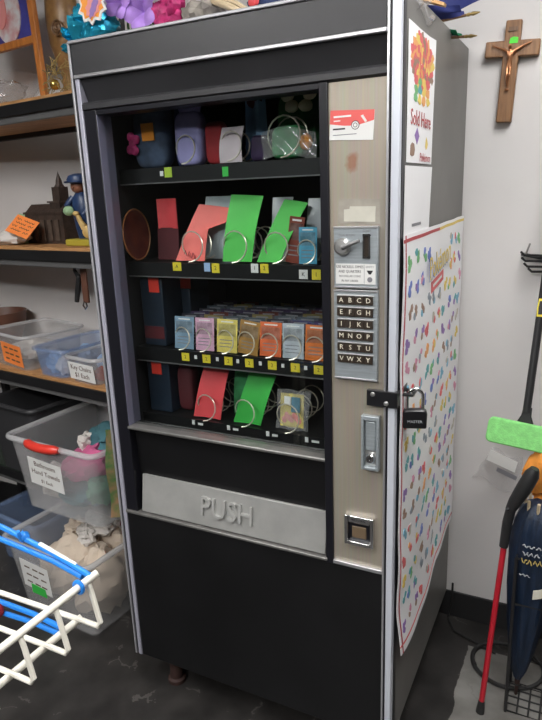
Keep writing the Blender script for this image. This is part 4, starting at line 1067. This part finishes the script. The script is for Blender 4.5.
q = c+Rm @ V((.045, -.075, .030)); lump(q, (.022, .03, .026), 'crimson_cloth', 'cloth_pouch', 'red pouch in corner of the key chains bin', 'pouch', 32, .2)
p4 = sp(.62, .33, z)
tag(MB().lathe([(.055, 0), (.10, .12), (.11, .175), (.104, .175), (.05, .006)], (-1.085, .565, z), 'leather', 26).build('brown_bowl'), 'dark brown bowl behind the bin with the orange sign', 'bowl')

# big bin with red handle
zA = .395+ZB
g, c, Rm, face, fu, fw, fn_ = bin_('storage_bin', 'large clear bin with red handle labelled for hand towels', -.385, .340, zA, .375, .40, .275, .024, 'milky_plastic', -.075, .020)
label_on(g, face, fu, fw, fn_, -.045, .152, .165, .105, ['Bathroom', 'Hand Towels', '$1 Each'], .026, 'brown_ink', 'label_white', -.07)
m = MB(); hp = [face(-.095+.018*k, .268, .012+.016*math.sin(PI*k/9)) + V((0, 0, .004)) for k in range(10)]
m.tube(hp, [.010]+[.0155]*8+[.010], 'red_plastic', 10); m.build('handle', g)
def inb(a, b, zz): return c+Rm @ V((a, b, zz))
lump(inb(.045, -.105, .170), (.115, .070, .055), 'pink_towel', 'hand_towel', 'pink hand towel bulging at right of the red handled bin', 'towel', 41, .3, Ry(-.35))
lump(inb(.105, -.10, .090), (.042, .070, .055), 'green_towel', 'hand_towel', 'green hand towel under the pink towel', 'towel', 42, .3)
lump(inb(.0, -.10, .055), (.100, .075, .042), 'teal_towel', 'hand_towel', 'dark teal hand towel at bottom middle of the red handled bin', 'towel', 43, .3)
lump(inb(-.115, -.105, .070), (.055, .070, .058), 'white_cloth', 'hand_towel', 'cream hand towel at bottom left behind the bin label', 'towel', 44, .35)
lump(inb(.075, .0, .235), (.075, .09, .060), 'teal_towel', 'hand_towel', 'teal printed towel rising above the bin rim', 'towel', 45, .45)
lump(inb(.035, -.095, .245), (.022, .03, .030), 'white_cloth', 'hand_towel', 'small white towel corner above the bin rim', 'towel', 46, .4)
lump(inb(-.02, .09, .09), (.11, .08, .07), 'teal_towel', 'hand_towel', 'dark towel heap deep inside the red handled bin', 'towel', 47, .3)
m = MB(); m.sheet(lambda u, v: (-.150+.060*u+.014*v-.022*u*v, .105+.03*u+.006*math.sin(8*v), .480+.30*v), 8, 16, .003, 'leaf_print')
tag(m.build('patterned_cloth'), 'green and orange leaf print cloth hanging beside the vending machine', 'cloth')
# bottom bin on the floor
g, c, Rm, face, fu, fw, fn_ = bin_('storage_bin', 'large open clear bin of cream cloth standing on the floor', -.430, .320, .0, .37, .44, .300, .030, 'milky_plastic', -.09, .020)
label_on(g, face, fu, fw, fn_, -.075, .165, .15, .12, None, .024, 'brown_ink', 'label_white', -.05)
m = MB(); o = face(-.075, .105)+fn_*.0018; m.prism([(-.040, -.018), (.040, -.018), (.040, .020), (-.036, .024)], o, fu, fw, fn_, .0006, 'green_tag'); m.build('green_sticker', g, smooth=False)
for k, (a, b, zz, r) in enumerate(((-.06, -.07, .13, (.12, .12, .12)), (.09, -.08, .125, (.085, .12, .115)), (.02, .08, .16, (.15, .10, .14)))): lump(inb(a, b, zz) if False else c+Rm @ V((a, b, zz)), r, 'cream_cloth', 'cloth_heap', ['cream cloth heap behind the green sticker of the floor bin', 'cream cloth heap at front right inside the floor bin', 'cream cloth heap at the back of the floor bin'][k], 'cloth', 51+k, .35)
for k, (a, b, zz) in enumerate(((-.09, -.02, .255), (-.03, .03, .28), (.03, .0, .275), (.06, .06, .285), (.0, -.05, .262))):
    q = c+Rm @ V((a, b, zz)); lump(q, (.040, .045, .030), 'white_cloth' if k else 'cream_cloth', 'rolled_cloth', ['tan rolled cloth at left on the heap in the floor bin', 'white rolled cloth on top of the floor bin heap'][min(k, 1)], 'cloth', 60+k, .5, Rz(k), 'white rolled cloths on the floor bin heap' if k else None)
q = c+Rm @ V((.13, .10, .285)); lump(q, (.055, .09, .06), 'dark_red_cloth', 'folded_cloth', 'dark red cloth at back right of the floor bin', 'cloth', 70, .3)
# dark crates
for (a, b, zz, lb) in ((.80, .19, zA, 'dark crate left of the red handled bin on bottom board'), (.80, .10, .0, 'grey-blue bin on the floor at far left')):
    p = sp(a-.03 if zz else a, b-.05 if zz else b, zz); mt = 'crate_dark' if zz else 'blue_clear'
    g, c2, R2, f2, a2, b2, n2 = bin_('storage_crate', lb, p.x, p.y, zz, .26, .30, .29 if zz else .22, .02, mt, ya, .02)

# ------------------------------------------------------------------ white wire basket stand in the foreground
BX, BY, BZ = .574, -.704, .968
g = thing('wire_basket_stand', 'white coated wire basket rack with blue ties in the left foreground', 'wire rack', (.30, -.95, 0))
BD = V((-.30, -.80, -.26)).normalized()      # the rack slopes down towards the viewer
K = V((BX, BY, BZ)); K2 = V((BX-.36, BY, BZ-.02))
m = MB(); m.tube([K-BD*.012, K+BD*.50], .0054, 'wire_white', 10); m.build('top_rail', g)
m = MB(); m.tube([K2-BD*.012, K2+BD*.50], .0054, 'wire_white', 10); m.build('top_rail', g)
MB().tube([K+V((-.026, 0, -.070)), K+V((-.026, 0, -.070))+BD*.50], .0054, 'wire_white', 10).build('bottom_rail', g)
for k in range(9):
    q = K+BD*(.004+.051*k); X_ = q.x-K2.x
    MB().tube([q+V((-.001, 0, .002)), q+V((.005, 0, -.020)), q+V((.017, -.003, -.060)), q+V((.013, -.004, -.066)), q+V((-.002, -.004, -.066)), q+V((-.30, -.004, -.070)), q+V((-.352, -.004, -.066)), q+V((-.36, 0, -.02))], .0038, 'wire_white', 8).build('wire', g)
def bt(pts, r=.0042): return MB().tube(pts, r, 'blue_plastic', 8)
bt([(BX+.000, BY+.002, BZ+.002), (.50, BY+.008, .984), (.40, BY+.01, 1.001), (.215, BY+.012, 1.02)]).build('blue_tie', g)
bt([(BX-.016, BY+.002, BZ-.003), (.50, BY+.006, .973), (.396, BY+.006, .983), (.215, BY+.006, 1.00)]).build('blue_tie', g)
MB().tube([(.545, BY+.006, .9775), (.475, BY+.009, .9925)], .0030, 'label_white', 8).build('tie_highlight', g)  # highlight on the blue tie, modelled as a thin white tube
m = MB(); m.ball((.442, BY+.010, .996), (.008, .008, .008), 'blue_plastic', 10, .3, 30, 2); m.tube([(.442, BY+.004, .998), (.444, BY+.0, 1.010)], .003, 'blue_plastic', 6); m.build('tie_knot', g)
m = MB(); m.tube([K+BD*.018+V((.0075*math.cos(2*PI*k/12), 0, .0085*math.sin(2*PI*k/12))) for k in range(12)], .0030, 'blue_plastic', 6, True); m.build('blue_tie', g)
bt([(.505, BY, .866), (.44, BY+.006, .866), (.36, BY+.008, .864), (.215, BY+.008, .862)]).build('blue_tie', g)
bt([(.498, BY, .853), (.44, BY+.004, .852), (.36, BY+.004, .848), (.215, BY+.004, .845)]).build('blue_tie', g)
m = MB(); m.ball((.368, BY-.004, .856), (.014, .012, .013), 'crimson_cloth', 12); m.build('red_bead', g)
for q in (K2, K2+BD*.45): MB().tube([(q.x, q.y, 1.03 if q is K2 else q.z+.01), (q.x, q.y, .0)], .011, 'wire_white', 12).build('post', g)
q = K2+BD*.45
MB().tube([(K2.x, K2.y+.10, .011), (K2.x, K2.y, .011), (q.x, q.y, .011), (q.x, q.y-.10, .011)], .011, 'wire_white', 12).build('foot', g)

# ------------------------------------------------------------------ mop, umbrella, picker by the wall on the right
# wire umbrella stand
g = thing('wire_stand', 'black wire umbrella stand on the floor against the wall', 'umbrella stand', (1.10, .42, 0))
x0, x1, y0, y1 = 1.045, 1.165, .335, .455
m = MB()
for x in (x0, x1):
    for y in (y0, y1): m.tube([(x, y, .0), (x, y, .50)], .0045, 'black_plastic', 8)
m.build('corner_rods', g)
for zz in (.004, .10, .36, .50):
    MB().tube([(x0, y0, zz), (x1, y0, zz), (x1, y1, zz), (x0, y1, zz)], .0035, 'black_plastic', 8, True).build('wire_ring', g)
m = MB()
for k in range(1, 4): m.tube([(x0+.03*k, y0, .004), (x0+.03*k, y1, .004)], .0025, 'black_plastic', 6); m.tube([(x0, y0+.03*k, .004), (x1, y0+.03*k, .004)], .0025, 'black_plastic', 6)
m.build('base_grid', g)
m = MB()
for k in range(5): m.tube([(x1, y0+.02+.012*math.sin(k), .13+.045*k), (x1, y0+.045, .15+.045*k), (x1, y0+.02+.012*math.sin(k+1), .175+.045*k)], .002, 'black_plastic', 6)
m.build('scroll_wire', g)
# umbrella standing in it
g = thing('umbrella', 'folded navy umbrella with gold lettering standing in the wire stand', 'umbrella', (1.09, .395, .01))
b0 = V((1.066, .400, .012)); ax = V((.035, -.01, 1)).normalized()
def folds(prof, c, ax_, mt, seg=36, n=8, amp=.10):
    mb = MB(); u_ = V((1, 0, 0)); u_ = (u_-ax_*u_.dot(ax_)).normalized(); w_ = ax_.cross(u_); vs = []; fs = []
    for i, (r, zz) in enumerate(prof):
        for k in range(seg):
            a = 2*PI*k/seg; rr = r*(1+amp*math.sin(n*a+zz*9)); vs.append(c+ax_*zz+u_*(math.cos(a)*rr)+w_*(math.sin(a)*rr))
    for i in range(len(prof)-1):
        for k in range(seg): fs.append((i*seg+k, i*seg+(k+1) % seg, (i+1)*seg+(k+1) % seg, (i+1)*seg+k))
    fs += [tuple(range(seg))[::-1], tuple(range((len(prof)-1)*seg, len(prof)*seg))]
    return mb.add(vs, fs, mt)
folds([(.010, .06), (.020, .09), (.032, .16), (.046, .26), (.055, .36), (.060, .44), (.062, .51), (.058, .56), (.048, .60), (.034, .625), (.018, .635)], b0, ax, 'umbrella_navy').build('canopy', g)
MB().tube([b0, b0+ax*.07], [.004, .009], 'rust', 10).build('ferrule', g)
m = MB()
for k in range(8):
    a = 2*PI*k/8; p = b0+ax*.615+V((math.cos(a)*.033, math.sin(a)*.033, 0)); m.tube([p, p+ax*.030+V((math.cos(a), math.sin(a), 0))*.003], .0042, 'beige_tip', 8)
m.build('rib_tips', g)
nn = V((.12, -1, 0)).normalized(); uu = V((1, .12, 0)).normalized()
m = MB(); 
rnd = random.Random(5)
for row, (zz, mt, hh) in enumerate(((.532, 'print_grey', .007), (.510, 'print_grey', .010), (.487, 'print_gold', .014), (.445, 'print_grey', .006))):
    for k in range(5 if row < 3 else 2):
        a = -.034+.0155*k+rnd.uniform(-.002, .002)
        m.tube([b0+ax*(zz+hh*.55*math.sin(1.7*t+k*2+row))+uu*(a+.0032*t)+nn*(math.sqrt(max(0, .0655**2-(a+.0032*t)**2))+.001) for t in range(5)], .0018 if row < 3 else .0013, mt, 5)
m.build('worn_print', g, smooth=False)
MB().sheet(lambda u, v: b0+ax*(.375+.028*v+.02*u)+nn*(.063+.003*math.sin(4*u)-.02*u*u)+uu*(.005+.055*u), 8, 3, .002, 'cream_label').build('closing_strap', g)
g2 = MB().ball((1.090, .445, .705), (.050, .035, .070), 'orange_cloth', 20, .25, 22, 5)
g2.ball((1.105, .44, .62), (.035, .028, .06), 'orange_cloth', 16, .2, 22, 6); g2.tube([(1.112, .44, .58), (1.145, .445, .30), (1.145, .445, .005)], .008, 'brown_wood', 8)
tag(g2.build('duster'), 'orange fluffy duster standing behind the navy umbrella', 'duster')
# red reaching stick
g = thing('red_cane', 'red stick with black grip handle leaning by the umbrella', 'cane', (.982, .295, 0))
p0 = V((.981, .300, .0)); p1 = V((1.013, .335, .548))
MB().tube([p0.lerp(p1, .06), p1], .0078, 'red_pole', 12).build('shaft', g)
MB().tube([p0+V((0, 0, .002)), p0.lerp(p1, .03), p0.lerp(p1, .075)], [.012, .011, .0085], 'rubber', 12).build('rubber_tip', g)
m = MB(); m.tube([p1-V((.002, .001, .02)), p1+V((.003, 0, .05)), p1+V((.010, -.002, .095))], [.0115, .013, .013], 'black_plastic', 12); m.build('collar', g)
m = MB(); m.tube([p1+V((.008, 0, .090)), p1+V((.018, 0, .115)), p1+V((.038, 0, .160)), p1+V((.054, 0, .200)), p1+V((.060, 0, .218))], [.013, .017, .020, .019, .011], 'black_plastic', 14); m.ball(p1+V((.004, -.014, .098)), .0055, 'black_gloss', 8); m.build('grip', g)
# flat mop, head resting on top of the wire stand
g = thing('flat_mop', 'black handled mop turned up with lime green pad', 'mop', (1.04, .42, .10))
h0 = V((1.022, .455, .805)); 
u = V((1, .0, -.10)).normalized(); w = V((.05, .25, 1)).normalized(); w = (w-u*w.dot(u)).normalized(); n = u.cross(w)
def rr(w_, h_, r): 
    out = []
    for sx, sy, a0 in ((1, -1, -PI/2), (1, 1, 0), (-1, 1, PI/2), (-1, -1, PI)):
        for k in range(5):
            a = a0+PI/2*k/4; out.append((sx*(w_/2-r)+r*math.cos(a), sy*(h_/2-r)+r*math.sin(a)))
    return out
MB().prism(rr(.168, .070, .014), h0-n*.004, u, w, n, .022, 'sponge_green').build('mop_pad', g, bevel=.004)
MB().prism(rr(.162, .064, .012), h0-n*.012, u, w, n, .008, 'black_plastic').build('pad_plate', g, bevel=.002)
m = MB(); hb = h0+w*.033-n*.008+u*.006
top = V((1.064, .62, 1.50))
m.prism([(-.020, 0), (.024, 0), (.014, .020), (.012, .045), (-.010, .045), (-.012, .020)], hb+n*.004, u, w, -n, .014, 'black_plastic'); m.build('neck', g, bevel=.003)
hs = hb+w*.030
MB().tube([hs, hs.lerp(top, .25), top], .0105, 'black_plastic', 12).build('handle', g)
q = hs.lerp(top, .44); d = (top-hs).normalized()
m = MB(); m.prism([(-.008, -.024), (.008, -.024), (.010, 0), (.008, .024), (-.008, .024), (-.010, 0)], q+V((.0, -.0102, 0)), (1, 0, 0), d, (0, -1, 0), .0012, 'yellow_tag'); m.prism([(-.005, -.018), (.005, -.018), (.006, 0), (.005, .018), (-.005, .018), (-.006, 0)], q+V((.0, -.0112, 0)), (1, 0, 0), d, (0, -1, 0), .0010, 'black_ink'); m.build('yellow_sticker', g)
# wall hook
g = thing('wall_hook', 'black metal multi-prong hook on wall right of the vending machine', 'hook', (.99, WY-.02, 1.23))
m = MB(); m.tube([(.975, WY-.006, 1.268), (1.06, WY-.006, 1.25)], .005, 'black_plastic', 8); m.build('back_bar', g)
for k, (xa, za) in enumerate(((.990, 1.268), (.993, 1.252), (1.000, 1.236), (1.012, 1.222))):
    m = MB(); m.tube([(xa, WY-.004, za), (xa-.008, WY-.05, za-.010), (xa-.012, WY-.062, za-.002), (xa+.004, WY-.066, za+.008)] if k == 9 else [(xa+.07, WY-.006, za+.004-.012), (xa+.03, WY-.022, za-.002), (xa-.004, WY-.04, za), (xa-.012, WY-.052, za+.010)], .0035, 'black_plastic', 8); m.build('prong', g)
m = MB(); m.tube([(.978, WY-.012, 1.256), (.990, WY-.03, 1.275), (.998, WY-.03, 1.300)], .0028, 'dull_silver', 6); m.build('clip', g)
# clear bag hanging behind the mop pad
g = thing('plastic_bag', 'clear plastic bag with white label hanging behind the mop pad', 'plastic bag', (.955, .60, .55))
def bagf(u, v): return (.870+.15*u+.06*v*(1-u), .685+.010*math.sin(6*u+3*v), .545+.115*v-.03*u+.01*math.sin(8*u))
MB().sheet(bagf, 14, 12, .001, 'cellophane').build('bag', g)
m = MB(); m.prism([(0, 0), (.085, -.030), (.092, .006), (.010, .036)], (.915, .672, .622), (1, 0, 0), (0, 0, 1), (0, -1, 0), .001, 'label_white'); m.build('white_label', g, smooth=False)
m = MB(); m.prism([(0, 0), (.06, -.022), (.064, -.008), (.004, .014)], (.945, .6715, .588), (1, 0, 0), (0, 0, 1), (0, -1, 0), .001, 'grey_ink'); m.build('printed_strip', g, smooth=False)
# hose coil
m = MB(); pts = []
for k in range(60):
    a = 2*PI*k/48+2.2; r = .105+.0015*math.sin(3*a)
    pts.append((1.03+r*math.cos(a), .515+r*.9*math.sin(a), .0065+.0001*k))
m.tube(pts, .0062, 'rubber', 8)
tag(m.build('rubber_hose'), 'looped black rubber hose lying on the floor near baseboard', 'hose')
# black cable up the wall corner
m = MB(); m.tube([(.826, WY-.020, .14), (.826, WY-.022, .06), (.818, WY-.035, .012), (.85, WY-.09, .005), (.93, WY-.12, .005), (.99, .555, .0050)], .0035, 'rubber', 8)
tag(m.build('power_cable'), 'thin black cable running along floor behind the vending machine', 'cable')

# ------------------------------------------------------------------ world, camera, view
w_ = bpy.data.worlds.new('room_world'); bpy.context.scene.world = w_; w_.use_nodes = True
w_.node_tree.nodes['Background'].inputs[0].default_value = (.5, .5, .5, 1); w_.node_tree.nodes['Background'].inputs[1].default_value = .05
cam = bpy.data.cameras.new('camera'); co = bpy.data.objects.new('camera', cam); C.objects.link(co)
cam.sensor_fit = 'VERTICAL'; cam.sensor_height = 36; cam.lens = 36*620/720; cam.clip_start = .02
RW = Matrix(((.89340191, .08470953, -.44119986), (.44764298, -.2510531, .85824711), (-.03806288, -.96425963, -.26221095)))   # camera right/down/forward as columns
right, down, fwd = RW.col[0], RW.col[1], RW.col[2]
mw = Matrix.Identity(4)
for i in range(3): mw[i][0] = right[i]; mw[i][1] = -down[i]; mw[i][2] = -fwd[i]
mw[0][3], mw[1][3], mw[2][3] = 1.14504937, -1.2469217, 1.46995579
co.matrix_world = mw
sc = bpy.context.scene; sc.camera = co
sc.view_settings.view_transform = 'Standard'; sc.view_settings.look = 'None'; sc.view_settings.exposure = -.17; sc.view_settings.gamma = 1.
